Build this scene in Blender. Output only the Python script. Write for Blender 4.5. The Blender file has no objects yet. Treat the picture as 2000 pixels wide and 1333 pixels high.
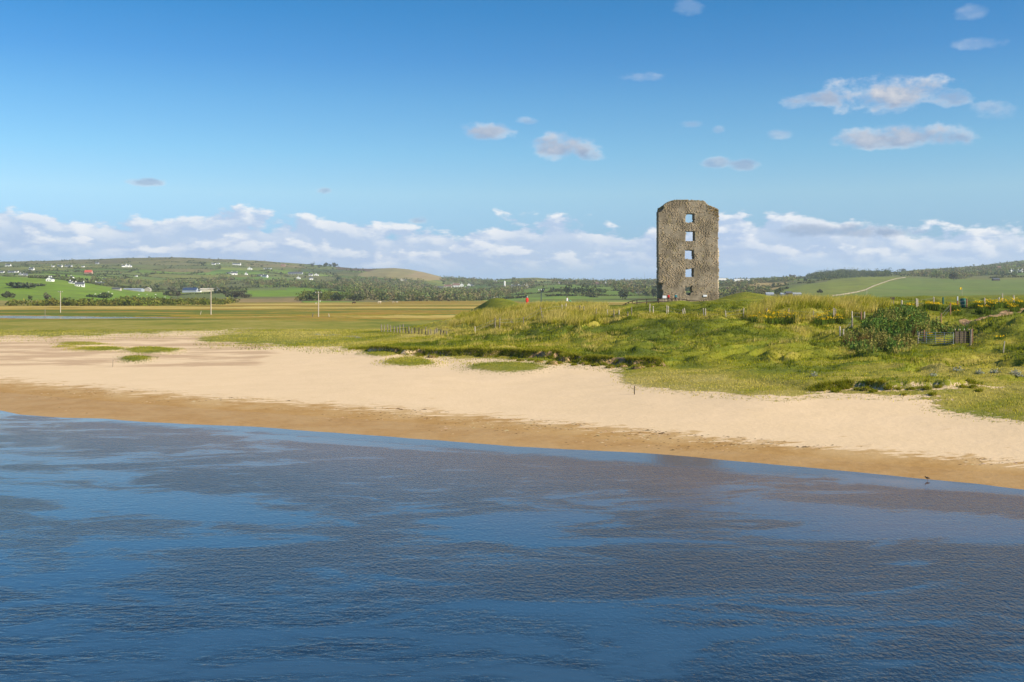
import bpy, math, random
import numpy as np
from mathutils import Vector, Matrix
random.seed(7); rng = np.random.default_rng(7)
R = math.radians
sc = bpy.context.scene
COL = sc.collection

# ------------------------------------------------------------------ camera, sky, sun, exposure
F, CX, CY, CZ = 2145.0, 1000.0, 575.0, 8.0        # focal length and horizon in photo pixels, eye height in metres
cd = bpy.data.cameras.new('camera'); cam = bpy.data.objects.new('camera', cd); COL.objects.link(cam)
cam.location = (0, 0, CZ); cam.rotation_euler = (R(90), 0, 0)
cd.sensor_width = 36; cd.lens = 36*F/2000; cd.shift_y = -(666.5-CY)/2000
cd.clip_start = 0.5; cd.clip_end = 60000
sc.camera = cam
SUN_EL, SUN_AZ = R(31), R(117)                    # azimuth clockwise from +Y (view direction): right and behind the camera
sv = Vector((math.sin(SUN_AZ)*math.cos(SUN_EL), math.cos(SUN_AZ)*math.cos(SUN_EL), math.sin(SUN_EL)))
sd_ = bpy.data.lights.new('sun', 'SUN'); sun = bpy.data.objects.new('sun', sd_); COL.objects.link(sun)
sd_.energy = 5.0; sd_.angle = R(0.53); sd_.color = (1.0, 0.91, 0.76)
sun.rotation_euler = sv.to_track_quat('Z', 'Y').to_euler(); sun.location = (200, -200, 200)
vs = sc.view_settings
vs.view_transform = 'Standard'; vs.look = 'None'; vs.gamma = 1; vs.use_curve_mapping = False; vs.exposure = 0.6
sc.cycles.max_bounces = 6; sc.cycles.transparent_max_bounces = 8; sc.cycles.volume_bounces = 1

class NT:
    """small helper for building node trees"""
    def __init__(s, tree): s.t = tree; s.t.nodes.clear()
    def n(s, typ, **kw):
        o = s.t.nodes.new(typ)
        for k, v in kw.items():
            if k.startswith('i_'):
                key = k[2:]; key = int(key) if key.isdigit() else key.replace('_', ' ')
                s.put(o.inputs[key], v)
            else: setattr(o, k, v)
        return o
    def put(s, sock, v):
        if isinstance(v, bpy.types.NodeSocket): s.t.links.new(v, sock)
        elif isinstance(v, bpy.types.Node): s.t.links.new(v.outputs[0], sock)
        else: sock.default_value = v
    def m(s, op, a, b=0.0, c=0.0, clamp=False):
        o = s.t.nodes.new('ShaderNodeMath'); o.operation = op; o.use_clamp = clamp
        for i, v in enumerate((a, b, c)): s.put(o.inputs[i], v)
        return o.outputs[0]
    def ss(s, x, lo, hi, a=0.0, b=1.0):
        o = s.t.nodes.new('ShaderNodeMapRange'); o.interpolation_type = 'SMOOTHSTEP'
        for i, v in enumerate((x, lo, hi, a, b)): s.put(o.inputs[i], v)
        return o.outputs[0]
    def mix(s, f, a, b, mode='MIX'):
        o = s.t.nodes.new('ShaderNodeMix'); o.data_type = 'RGBA'; o.blend_type = mode
        s.put(o.inputs[0], f)
        for i, v in ((6, a), (7, b)):
            if isinstance(v, tuple) and len(v) == 3: v = v + (1,)
            s.put(o.inputs[i], v)
        return o.outputs[2]
    def vec(s, x, y, z=0.0):
        o = s.t.nodes.new('ShaderNodeCombineXYZ')
        for i, v in enumerate((x, y, z)): s.put(o.inputs[i], v)
        return o.outputs[0]
    def noise(s, v, scale, detail=4, rough=0.5, dist=0.0, col=False):
        o = s.t.nodes.new('ShaderNodeTexNoise')
        s.put(o.inputs['Vector'], v); o.inputs['Scale'].default_value = scale; o.inputs['Detail'].default_value = detail
        o.inputs['Roughness'].default_value = rough; o.inputs['Distortion'].default_value = dist
        return o.outputs[1] if col else o.outputs[0]
    def attr(s, name, fac=True):
        o = s.t.nodes.new('ShaderNodeAttribute'); o.attribute_name = name
        return o.outputs['Fac'] if fac else o.outputs['Color']

# sky: Nishita air, with fair-weather cloud set out by direction (azimuth, elevation)
wd = bpy.data.worlds.new('World'); sc.world = wd; wd.use_nodes = True
wd.cycles.sampling_method = 'MANUAL'; wd.cycles.sample_map_resolution = 512
W = NT(wd.node_tree)
sky = W.n('ShaderNodeTexSky', sky_type='NISHITA', sun_disc=False, sun_elevation=SUN_EL, sun_rotation=SUN_AZ,
          altitude=10, air_density=1.0, dust_density=0.3, ozone_density=2.5)
sep = W.n('ShaderNodeSeparateXYZ'); W.put(sep.inputs[0], W.n('ShaderNodeTexCoord').outputs['Generated'])
AZ = W.m('ARCTAN2', sep.outputs[0], sep.outputs[1]); EL = W.m('ARCSINE', sep.outputs[2])
ELp = W.m('MAXIMUM', EL, 0.0)
def ramp_node(w, f, stops):
    r = w.n('ShaderNodeValToRGB'); w.put(r.inputs[0], f)
    e = r.color_ramp.elements
    while len(e) > 1: e.remove(e[0])
    e[0].position = stops[0][0]; e[0].color = tuple(stops[0][1]) + (1,)
    for p, c in stops[1:]:
        x = e.new(p); x.color = tuple(c) + (1,)
    return r.outputs[0]
air = ramp_node(W, W.m('DIVIDE', ELp, 0.6), [(.026, (.30, .53, .98)), (.096, (.45, .64, .93)), (.151, (.63, .80, .93)), (.212, (.51, .79, .93)),
      (.29, (.37, .71, .91)), (.349, (.25, .62, .89)), (.42, (.155, .57, .85)), (.58, (.15, .54, .82)), (1, (.30, .62, .86))])
skycol = W.mix(1.0, sky.outputs[0], air, 'MULTIPLY')
bg_sky = W.n('ShaderNodeBackground', i_Color=skycol, i_Strength=0.099)

def fbm2(u, v, ku, kv, off, detail=6, rough=.55):
    return W.noise(W.vec(W.m('MULTIPLY', u, ku), W.m('MULTIPLY', v, kv), off), 1.0, detail, rough)
def band(off, top, ku=26, kv=62):
    """one row of cumulus heaps: alpha, sunlit share"""
    d0 = fbm2(AZ, EL, ku, kv, off, 6, .58)
    d1 = fbm2(W.m('ADD', AZ, .007), W.m('ADD', EL, .005), ku, kv, off, 4, .5)
    t1 = W.noise(W.vec(W.m('MULTIPLY', AZ, 6.5), off, 0), 1.0, 2); t2 = W.noise(W.vec(W.m('MULTIPLY', AZ, 30), off+4, W.m('MULTIPLY', EL, 20)), 1.0, 2)
    tp = W.m('ADD', W.m('ADD', W.m('MULTIPLY', W.m('SUBTRACT', t1, .5), .055), W.m('MULTIPLY', W.m('SUBTRACT', t2, .5), .030)), top)
    tp = W.m('ADD', tp, W.m('MULTIPLY', W.m('COSINE', W.m('ADD', AZ, .55)), .016))
    hgt = W.m('SUBTRACT', tp, EL)
    a = W.ss(W.m('ADD', W.m('SUBTRACT', d0, .5), W.m('MULTIPLY', W.m('MINIMUM', hgt, .03), 14.0)), .0, .13)
    lit = W.m('ADD', W.m('MULTIPLY', W.m('SUBTRACT', d0, d1), 6.0), .38, clamp=True)
    return a, W.m('MULTIPLY', lit, W.ss(hgt, .032, .0))
hz = W.ss(EL, 0.004, .035)
ccol = None
for off, top, op, body, wht in ((3.1, .054, .9, (.50, .63, .85), (.98, .98, 1.0)), (11.7, .036, .85, (.46, .60, .84), (.94, .96, 1.0)), (23.4, .019, .7, (.43, .60, .85), (.68, .78, .94))):
    a_, l_ = band(off, top); c_ = W.mix(hz, (.39, .585, .86), W.mix(l_, body, wht)); a_ = W.m('MULTIPLY', a_, op)
    if ccol is None: ccol, calpha = c_, a_
    else: ccol = W.mix(a_, ccol, c_); calpha = W.m('SUBTRACT', 1.0, W.m('MULTIPLY', W.m('SUBTRACT', 1.0, calpha), W.m('SUBTRACT', 1.0, a_)))
# scattered small clouds: photo px, half-width, half-height, whiteness, opacity
SMALL = [(962, 256, 62, 20, .55, .95), (1025, 237, 24, 9, .0, .6), (1105, 288, 85, 28, .65, .95), (1150, 305, 32, 14, .1, .8),
         (1720, 186, 125, 40, 1.0, 1.0), (1845, 192, 42, 20, .1, .7), (1600, 196, 70, 17, .3, .85), (1765, 270, 140, 27, .65, .95), (1880, 268, 38, 9, .05, .6),
         (1400, 318, 34, 13, .0, .7), (1452, 323, 32, 14, .0, .75), (1520, 264, 30, 11, .0, .45), (1350, 243, 26, 8, .0, .5), (1403, 254, 14, 8, .0, .4),
         (282, 356, 42, 10, .0, .75), (630, 373, 17, 8, .0, .8), (818, 431, 24, 10, .0, .8), (1255, 151, 46, 12, .0, .45), (1343, 16, 32, 18, .0, .28),
         (1915, 86, 46, 14, .0, .36), (1902, 24, 34, 17, .0, .28), (1940, 220, 48, 18, .05, .55), (1640, 452, 150, 15, .2, .7), (1760, 453, 50, 12, .05, .7)]
wn = W.noise(W.vec(W.m('MULTIPLY', AZ, 34), W.m('MULTIPLY', EL, 55), 5.3), 1.0, 7, .62)
wn2 = W.noise(W.vec(W.m('MULTIPLY', W.m('ADD', AZ, .009), 34), W.m('MULTIPLY', W.m('ADD', EL, .007), 55), 5.3), 1.0, 7, .62)
wl = W.m('MULTIPLY', W.m('SUBTRACT', wn, wn2), 2.2)
for (px, py, hw, hh, wh, op) in SMALL:
    az = math.atan((px-CX)/F); el = math.atan((CY-py)/F*math.cos(az))
    du = W.m('DIVIDE', W.m('SUBTRACT', AZ, az), hw/F); dv = W.m('DIVIDE', W.m('SUBTRACT', EL, el), hh/F)
    dvl = W.m('MULTIPLY', W.m('MINIMUM', dv, 0.0), .55)       # flatter base
    r2 = W.m('ADD', W.m('MULTIPLY', du, du), W.m('ADD', W.m('MULTIPLY', dv, dv), W.m('MULTIPLY', dvl, dvl)))
    dens = W.m('SUBTRACT', W.m('ADD', W.m('MULTIPLY', W.m('SUBTRACT', wn, .5), 3.8), .80), r2)
    al = W.m('MULTIPLY', W.ss(dens, -.25, .95), op)
    li = W.m('ADD', W.m('ADD', W.m('MULTIPLY', dv, .38), wl), .45, clamp=True)
    cc = W.mix(W.m('MULTIPLY', li, wh), (.24, .36, .56), (.69, .70, .74))
    ccol = W.mix(al, ccol, cc)
    calpha = W.m('SUBTRACT', 1.0, W.m('MULTIPLY', W.m('SUBTRACT', 1.0, calpha), W.m('SUBTRACT', 1.0, al)))
calpha = W.m('MULTIPLY', calpha, W.ss(EL, -.02, -.005))
bg_cl = W.n('ShaderNodeBackground', i_Color=ccol, i_Strength=0.655)
mx = W.n('ShaderNodeMixShader', i_0=calpha); W.put(mx.inputs[1], bg_sky.outputs[0]); W.put(mx.inputs[2], bg_cl.outputs[0])
W.put(W.n('ShaderNodeOutputWorld').inputs[0], mx.outputs[0])

# ------------------------------------------------------------------ numeric helpers
_TAB = np.random.default_rng(99).random(512*512)
def _h(ix, iy, s):
    return _TAB[((np.asarray(iy).astype(np.int32)+s*91) & 511)*512+((np.asarray(ix).astype(np.int32)+s*37) & 511)]
def vn(x, y, s=0):
    x = np.asarray(x, float); y = np.asarray(y, float)
    ix = np.floor(x); iy = np.floor(y); fx = x-ix; fy = y-iy
    fx = fx*fx*fx*(fx*(fx*6-15)+10); fy = fy*fy*fy*(fy*(fy*6-15)+10)
    jx = ix.astype(np.int32)+s*37; r0 = ((iy.astype(np.int32)+s*91) & 511)*512; r1 = ((iy.astype(np.int32)+s*91+1) & 511)*512; j0 = jx & 511; j1 = (jx+1) & 511
    a = _TAB[r0+j0]; b = _TAB[r0+j1]; c = _TAB[r1+j0]; d = _TAB[r1+j1]
    return (a*(1-fx)+b*fx)*(1-fy)+(c*(1-fx)+d*fx)*fy
def fbm(x, y, s=0, o=4, g=.5):
    t = 0; a = 1; n = 0
    for i in range(o):
        t = t+a*vn(x*2**i+17.3*i, y*2**i-9.1*i, s+i); n += a; a *= g
    return t/n
def sstep(x, a, b):
    t = np.clip((x-a)/(b-a), 0, 1); return t*t*(3-2*t)
def inpoly(px, py, poly):
    r = np.zeros(np.shape(px), bool); n = len(poly)
    for i in range(n):
        x1, y1 = poly[i]; x2, y2 = poly[(i+1) % n]
        if y1 == y2: continue
        c = ((y1 > py) != (y2 > py)) & (px < (x2-x1)*(py-y1)/(y2-y1)+x1)
        r ^= c
    return r
def segd(X, Y, pts):
    """distance to a polyline and signed side (positive = farther from the eye)"""
    best = np.full(np.shape(X), 1e9); sg = np.zeros(np.shape(X)); tt = np.zeros(np.shape(X))
    n = len(pts)-1
    for i in range(n):
        ax, ay = pts[i]; bx, by = pts[i+1]; dx, dy = bx-ax, by-ay
        t = np.clip(((X-ax)*dx+(Y-ay)*dy)/(dx*dx+dy*dy), 0, 1)
        d = np.hypot(X-ax-t*dx, Y-ay-t*dy); s = np.sign(dx*(Y-ay)-dy*(X-ax))
        m = d < best; best = np.where(m, d, best); sg = np.where(m, s, sg); tt = np.where(m, (i+t)/n, tt)
    return best*sg, best, tt
def unp(px, py, z):
    Y = (CZ-z)*F/(py-CY); return ((px-CX)/F*Y, Y)
def proj(X, Y, Z): return CX+F*X/Y, CY+F*(CZ-Z)/Y

# ------------------------------------------------------------------ lie of the land near the river
CP = [  # photo px, photo py, height above the river
 (0,803,0),(200,818,0),(400,830,0),(640,842,0),(820,856,0),(1000,869,0),(1250,885,0),(1500,908,0),(1700,925,0),(2000,957,0),(-400,775,0),(2400,1010,0),
 (0,1000,-1),(500,1000,-1),(1000,1050,-1),(1500,1100,-1),(2000,1150,-1),(-400,950,-1),(2400,1200,-1),(0,1400,-2),(1000,1400,-2),(2000,1400,-2),
 (0,745,.36),(400,775,.36),(900,808,.36),(1400,855,.36),(2000,905,.36),(2400,950,.4),(-400,720,.4),
 (0,690,.9),(300,690,.95),(0,664,1.2),(200,664,1.2),(400,655,1.35),(600,690,1.1),(450,690,1.0),(700,690,1.25),(900,718,1.15),(1000,750,.85),(800,750,.8),(1200,725,1.45),(1200,770,.95),
 (1500,780,1.35),(1620,778,1.4),(1900,790,1.45),(2000,830,1.15),(2400,860,1.2),(-400,660,1.1),(1400,735,1.75),
 (0,640,1.3),(200,636,1.3),(400,636,1.4),(600,640,1.45),(700,655,1.5),(500,655,1.45),(0,627,1.2),(300,624,1.2),(600,622,1.2),(-400,640,1.2),
 (860,685,1.7),(1100,695,2.0),(1290,700,2.2),(1500,740,1.8),(1700,748,2.0),(1900,748,2.2),(2000,765,2.0),(2400,790,2.2),
 (1840,672,3.4),(1650,680,3.2),(1400,655,3.7),(1200,655,3.6),(1000,658,3.0),(860,656,2.3),(740,655,1.6),(2000,680,3.6),(2400,690,4),(1500,690,2.8),(1300,675,2.9),(1150,672,2.7),(1900,715,2.6),(1720,705,2.65)]
XY = [unp(px, py, z)+(z,) for px, py, z in CP]
CPY = [  # photo px, distance, height
 (1350,118,3.9),(1350,122.5,5.0),(1350,130,5.7),(1240,131,5.6),(1240,124,4.4),(1450,131,5.7),(1450,124,4.6),(1560,119,5.0),(1560,124,6.4),(1650,119,4.9),(1650,124.5,6.3),(1560,132,6.6),(1700,130,6.6),
 (1700,112,4.6),(1790,114,4.9),(1860,112,4.6),(1990,104,5.1),(1990,99,4.0),(1740,138,7.0),(1880,138,6.45),(1960,135,6.7),(1800,160,7.1),(1900,180,7.2),(2000,140,6.9),(2200,140,7.2),
 (1345,178,6.7),(1345,186,6.7),(1290,180,6.7),(1400,178,7.1),(1345,150,6.35),(1215,175,6.1),(1150,180,5.9),(1030,192,5.95),(1105,187,5.8),(960,190,7.05),(1000,170,5.3),(928,188,4.7),(880,180,3.8),(800,178,2.3),(960,172,4.7),
 (1100,150,5.2),(1100,140,4.5),(1000,150,3.9),(1180,140,5.2),(940,160,3.3),(1450,177,8.25),(1490,177,7.9),(1540,178,7.2),(1410,172,7.0),(1600,180,7.05),(1700,200,7.05),(1880,281,7.65),(1960,290,7.9),(2000,250,7.6),(1700,300,6.9),(1550,260,6.2),
 (1345,215,5.6),(1345,250,2.0),(1100,215,4.6),(1100,240,1.6),(960,205,5.2),(960,228,1.5),(900,210,2.0),(1550,330,4.0),(1345,320,1.0),(1700,400,5.0),(1900,400,6.5),(2200,300,8),
 (850,260,1.1),(700,240,1.2),(500,300,1.15),(1200,330,1.0),(0,300,1.1),(-400,300,1.1),
 (0,550,1.0),(300,550,1),(700,550,1),(1000,550,1),(1300,550,1),(1600,600,3),(1900,600,5),(-400,550,1),(2300,600,6),(0,335,.35),(-400,335,.3),(150,330,.45),(300,340,.6),(0,318,.6),(-400,318,.6),
 (0,1000,1.0),(500,1000,1.0),(900,1000,1.0),(1300,1000,1),(1700,1000,2),(2200,1000,3),(-400,1000,1)]
XY += [((px-CX)/F*Y, Y, z) for px, Y, z in CPY]
XY = np.array(XY)
def _warp(X, Y): return X/np.maximum(Y, 5)*2.2, np.log(np.maximum(Y, 5))*1.5
_a, _b = _warp(XY[:, 0], XY[:, 1]); C_RBF = .035
_K = np.sqrt((_a[:, None]-_a[None])**2+(_b[:, None]-_b[None])**2+C_RBF**2)
_w = np.linalg.solve(_K+np.eye(len(_a))*1e-4, XY[:, 2]-1.0)
def rbf(X, Y):
    sh = np.shape(X); x, y = _warp(np.ravel(X), np.ravel(Y)); out = np.empty(x.shape)
    for i in range(0, len(x), 40000):
        q = slice(i, i+40000)
        out[q] = np.sqrt((x[q, None]-_a)**2+(y[q, None]-_b)**2+C_RBF**2) @ _w
    return out.reshape(sh)+1.0
BANK_A = [unp(*p) for p in [(690,681,1.35),(760,690,1.35),(860,697,1.4),(935,699,1.4),(1000,703,1.45),(1060,704,1.5),(1120,711,1.5),(1200,716,1.55),(1295,718,1.7)]]
BANK_B = [unp(*p) for p in [(1590,768,1.5),(1660,766,1.5),(1740,768,1.55),(1800,772,1.5),(1850,770,1.6),(1920,763,1.8)]]
SCAR = [unp(*p) for p in [(1900,652,3.9),(1935,646,4.1),(1970,638,4.4),(2040,628,4.8),(2150,622,5)]]
RIVER = [(-330,392),(-190,388),(-120,362),(-75,372),(-20,395),(40,420),(110,470)]
def wet_river(X, Y):
    _, d, t = segd(X, Y, RIVER)
    wdt = 24*(1-t)**1.3+3.5
    return d, wdt
SANDP = [(-2000,657),(0,657),(150,655),(300,650),(420,645),(570,640),(640,637),(560,643),(480,648),(372,660),(400,668),(520,672),(640,678),(700,681),(760,690),(860,698),(1000,703),(1100,709),(1200,717),(1292,719),
         (1240,723),(1193,738),(1225,752),(1330,763),(1450,770),(1550,775),(1600,767),(1740,772),(1905,766),(1835,782),(1788,790),(1850,804),(2000,824),(2600,880),(2600,1900),(-2000,1900)]
ISLES = [(265,702,42,7.5,.22),(297,686,68,8,.28),(195,683,65,6,.15),(160,673,62,4,.1),(130,679,30,3,.05),(988,719,102,13,.28),(800,709,66,11,.18),(742,694,44,6,.12)]
def isles(px, py):
    m = np.zeros(np.shape(px))
    for x, y, rx, ry, h in ISLES: m = np.maximum(m, 1-np.hypot((px-x)/(rx*1.2), (py-y)/(ry*1.2)))
    return np.clip(m, 0, 1)
TALL = [[(870,640),(900,615),(1000,604),(1060,597),(1130,597),(1220,603),(1225,622),(1160,640),(1040,632),(990,650),(900,655)],
        [(1450,622),(1470,600),(1520,588),(1700,590),(1740,600),(1700,612),(1640,626),(1560,634),(1480,632)],
        [(1225,612),(1450,607),(1450,622),(1330,626),(1240,622)],[(1130,655),(1210,645),(1230,662),(1150,668)]]
def tallmask(px, py):
    m = np.zeros(np.shape(px), bool)
    for p in TALL: m |= inpoly(px, py, p)
    return m
def scarps(X, Y):
    t = fbm(X*.05+.25*vn(X*.2, Y*.2, 143), Y*.085, 141, 3)*10; return t, t-np.floor(t)
def H(X, Y, parts=False, z0=None):
    X = np.asarray(X, float); Y = np.asarray(Y, float)
    z = rbf(X, Y) if z0 is None else z0
    px, py = proj(X, Y, z)
    sand = inpoly(px, py+(fbm(X*.35, Y*.35, 5)-.5)*9, SANDP)
    isl = isles(px+(fbm(X*.5, Y*.2, 8)-.5)*24, py+(fbm(X*.3, Y*.3, 9)-.5)*3)
    z = z+sstep(isl, 0, .8)*.24*sand
    grass = ~sand
    fade = sstep(Y, 220, 320)
    rough = (fbm(X*.16, Y*.13, 21, 4, .55)-.5)*1.75+(np.abs(fbm(X*.33, Y*.3, 31, 3)-.5))*-.7+.12
    z = z+np.where(grass, rough*(1-fade)*sstep(z, 1.35, 2.6)*np.where(Y > 168, .35, 1.0), 0)
    tn_, fr = scarps(X, Y)
    saw = np.floor(tn_)+sstep(fr, .72, 1.0)-tn_
    z = z+np.where(grass & (Y < 165), saw*.70*sstep(z, 1.9, 2.8)*np.where(Y > 140, .5, 1.0), 0)
    z = z+np.where(sand, (fbm(X*.25, Y*.25, 41, 4)-.5)*.10*sstep(z, .4, 1.0)+(fbm(X*.10, Y*.10, 43, 4)-.5)*.11*(Y < 215)*sstep(z, -.6, 0)*(1-sstep(z, .4, .8)), 0)
    sA, dA, tA = segd(X, Y, BANK_A); wob = (fbm(X*.4, Y*.4, 51, 4)-.5)*4.2
    amp = .56*sstep(tA, 0, .1)*(1-sstep(tA, .97, 1.0))*np.where(dA < 25, 1, 0)
    stepA = sstep(sA+wob, -.22, .22)*np.exp(-np.maximum(sA, 0)/9)*amp
    sB, dB, tB = segd(X, Y, BANK_B)
    stepB = sstep(sB+wob*.9, -.2, .25)*np.exp(-np.maximum(sB, 0)/7)*.45*sstep(tB, 0, .12)*(1-sstep(tB, .88, 1))*np.where(dB < 20, 1, 0)
    z = z+stepA+stepB
    d, wdt = wet_river(X, Y)
    z = np.where(Y > 300, z-sstep(wdt+4-d, 0, 7)*1.7, z)
    z = z+np.where(Y > 230, (fbm(X*.03, Y*.03, 61, 3)-.5)*.5*sstep(Y, 230, 330), 0)
    if parts: return z, sand, isl, sA+wob, dA, sB+wob*.9, dB
    return z

# ------------------------------------------------------------------ hills
ROWS = [(620, [(-1200,607),(2600,607)]),
 (900, [(-1200,560),(-400,563),(0,574),(60,578),(110,581),(180,588),(300,594),(420,594),(640,594),(960,594),(1300,594),(1400,592),(1500,587),(1600,583),(1800,580),(2000,578),(2600,576)]),
 (1200,[(-1200,520),(-400,528),(0,541),(60,543),(110,546),(160,554),(250,569),(300,577),(350,577),(420,574),(500,573),(620,573),(700,579),(780,587),(960,588),(1080,582),(1240,582),(1400,578),(1500,574),(1560,566),(1620,562),(1700,562),(1800,566),(1900,566),(2000,566),(2600,560)]),
 (1600,[(-1200,520),(-400,528),(0,545),(100,545),(200,556),(300,566),(400,566),(500,564),(600,563),(700,566),(780,576),(850,576),(960,577),(1050,569),(1100,564),(1180,562),(1240,566),(1300,566),(1420,562),(1500,562),(1540,555),(1600,547),(1680,541.5),(1740,542),(1800,546),(1900,547),(2000,547),(2600,538)]),
 (2200,[(-1200,518),(-400,520),(0,531),(100,531),(200,534),(300,541),(400,545),(500,548),(600,552),(700,557),(780,563),(850,568),(900,567),(960,563),(1020,560),(1060,556),(1130,556.5),(1200,559),(1290,556),(1420,553),(1500,550),(1540,547),(1600,546),(1680,545),(1740,540),(1800,538),(1900,535),(2000,530),(2600,520)]),
 (2900,[(-1200,512),(-400,515),(0,518),(100,517),(200,516),(300,516),(400,518),(500,523),(600,530),(700,536),(760,535),(830,541),(872,550),(920,552),(1000,552),(1100,551),(1200,553),(1290,550),(1420,548),(1500,545),(1560,543),(1595,537),(1640,531),(1700,534.5),(1800,530),(1900,524),(2000,515),(2600,500)]),
 (3500,[(-1200,508),(-400,512),(0,511),(100,509.5),(200,506),(290,502.5),(340,503),(400,505),(450,507),(500,510),(560,513),(600,517),(660,522),(690,525),(720,526),(770,524.5),(800,527),(830,533),(872,543),(920,543.5),(960,547),(1000,545),(1050,543),(1100,546),(1150,548.5),(1200,549.5),(1260,547),(1290,545.5),(1400,546),(1440,547),(1500,543),(1540,541),(1580,542),(1620,541),(1700,540),(1800,528),(1850,524.5),(1900,520.5),(1960,513.5),(2000,508.5),(2600,490)]),
 (4300,[(-1200,525),(0,527),(300,519),(600,531),(800,542),(1000,556),(1300,556),(1560,552),(1800,542),(2000,526),(2600,510)]),
 (7000,[(-1200,560),(2600,560)])]
_ry = np.log([r[0] for r in ROWS])
def HH(X, Y):
    X = np.asarray(X, float); Y = np.asarray(Y, float)
    px = CX+F*X/Y; ly = np.log(Y)
    zr = [CZ+(CY-np.interp(px, [p[0] for p in r[1]], [p[1] for p in r[1]]))*r[0]/F for r in ROWS]
    z = np.full(X.shape, -8.0)
    for i in range(len(ROWS)-1):
        t = (ly-_ry[i])/(_ry[i+1]-_ry[i]); m = (t >= 0) & (t <= 1)
        z = np.where(m, zr[i]*(1-t)+zr[i+1]*t, z)
    w = sstep(Y, 950, 1500)
    z = z+w*(1.2+4.5*sstep(Y, 1500, 2600))*(fbm(X*.007, Y*.007, 71, 4)-.5)*1.2
    return z
def top_z(X, Y):
    X = np.asarray(X, float); Y = np.asarray(Y, float)
    a = np.where(Y < 1300, H(X, np.minimum(Y, 1300)), -50); b = np.where(Y > 620, HH(X, np.maximum(Y, 620.1)), -50)
    return np.maximum(a, b)
_YS = np.concatenate([np.arange(40, 215, .5), np.geomspace(215, 4200, 420)])
def hit(px, py, start=0, last=False):
    """where the sight line through a photo pixel meets the land (first surface, or beyond `start` metres)"""
    Y = _YS[_YS >= start]; X = (px-CX)/F*Y; zr = CZ+(CY-py)/F*Y
    g = top_z(X, Y)-zr
    k = np.nonzero(g >= 0)[0]
    if len(k) == 0:
        k = [int(np.argmax(g))]
    i = int(k[0])
    if i == 0: y = Y[0]
    else:
        g0, g1 = g[i-1], g[i]; y = Y[i-1]+(Y[i]-Y[i-1])*(-g0/(g1-g0)) if g1 > g0 and g1 >= 0 else Y[i]
    x = (px-CX)/F*y
    return Vector((float(x), float(y), float(top_z(np.array([x]), np.array([y]))[0])))

# ------------------------------------------------------------------ mesh helpers
def new_mesh(name, V, Fc, mats=(), smooth=False, attrs=None, colors=None, tri=None):
    """V (n,3); Fc list of faces or (m,k) int array"""
    me = bpy.data.meshes.new(name)
    V = np.asarray(V, np.float32)
    if isinstance(Fc, np.ndarray):
        k = Fc.shape[1]; m = Fc.shape[0]
        me.vertices.add(len(V)); me.vertices.foreach_set('co', V.ravel())
        me.loops.add(m*k); me.loops.foreach_set('vertex_index', Fc.ravel().astype(np.int32))
        me.polygons.add(m); me.polygons.foreach_set('loop_start', np.arange(m, dtype=np.int32)*k)
        if smooth: me.polygons.foreach_set('use_smooth', np.ones(m, bool))
        me.update(calc_edges=True)
    else:
        me.from_pydata([tuple(v) for v in V], [], Fc); me.update()
        if smooth: me.polygons.foreach_set('use_smooth', np.ones(len(me.polygons), bool))
    for mt in mats: me.materials.append(mt)
    for k, a in (attrs or {}).items():
        at = me.attributes.new(k, 'FLOAT', 'POINT'); at.data.foreach_set('value', np.asarray(a, np.float32).ravel())
    for k, a in (colors or {}).items():
        at = me.attributes.new(k, 'FLOAT_COLOR', 'POINT')
        a = np.asarray(a, np.float32)
        if a.shape[1] == 3: a = np.hstack([a, np.ones((len(a), 1), np.float32)])
        at.data.foreach_set('color', a.ravel())
    return me
def tag(o, label=None, cat=None, group=None, kind=None):
    if label: o['label'] = label
    if cat: o['category'] = cat
    if group: o['group'] = group
    if kind: o['kind'] = kind
    return o
def ob(name, me, parent=None, loc=(0, 0, 0), rz=0.0, **kw):
    o = bpy.data.objects.new(name, me); COL.objects.link(o); o.location = loc; o.rotation_euler = (0, 0, rz)
    if parent: o.parent = parent
    return tag(o, **kw)
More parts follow.
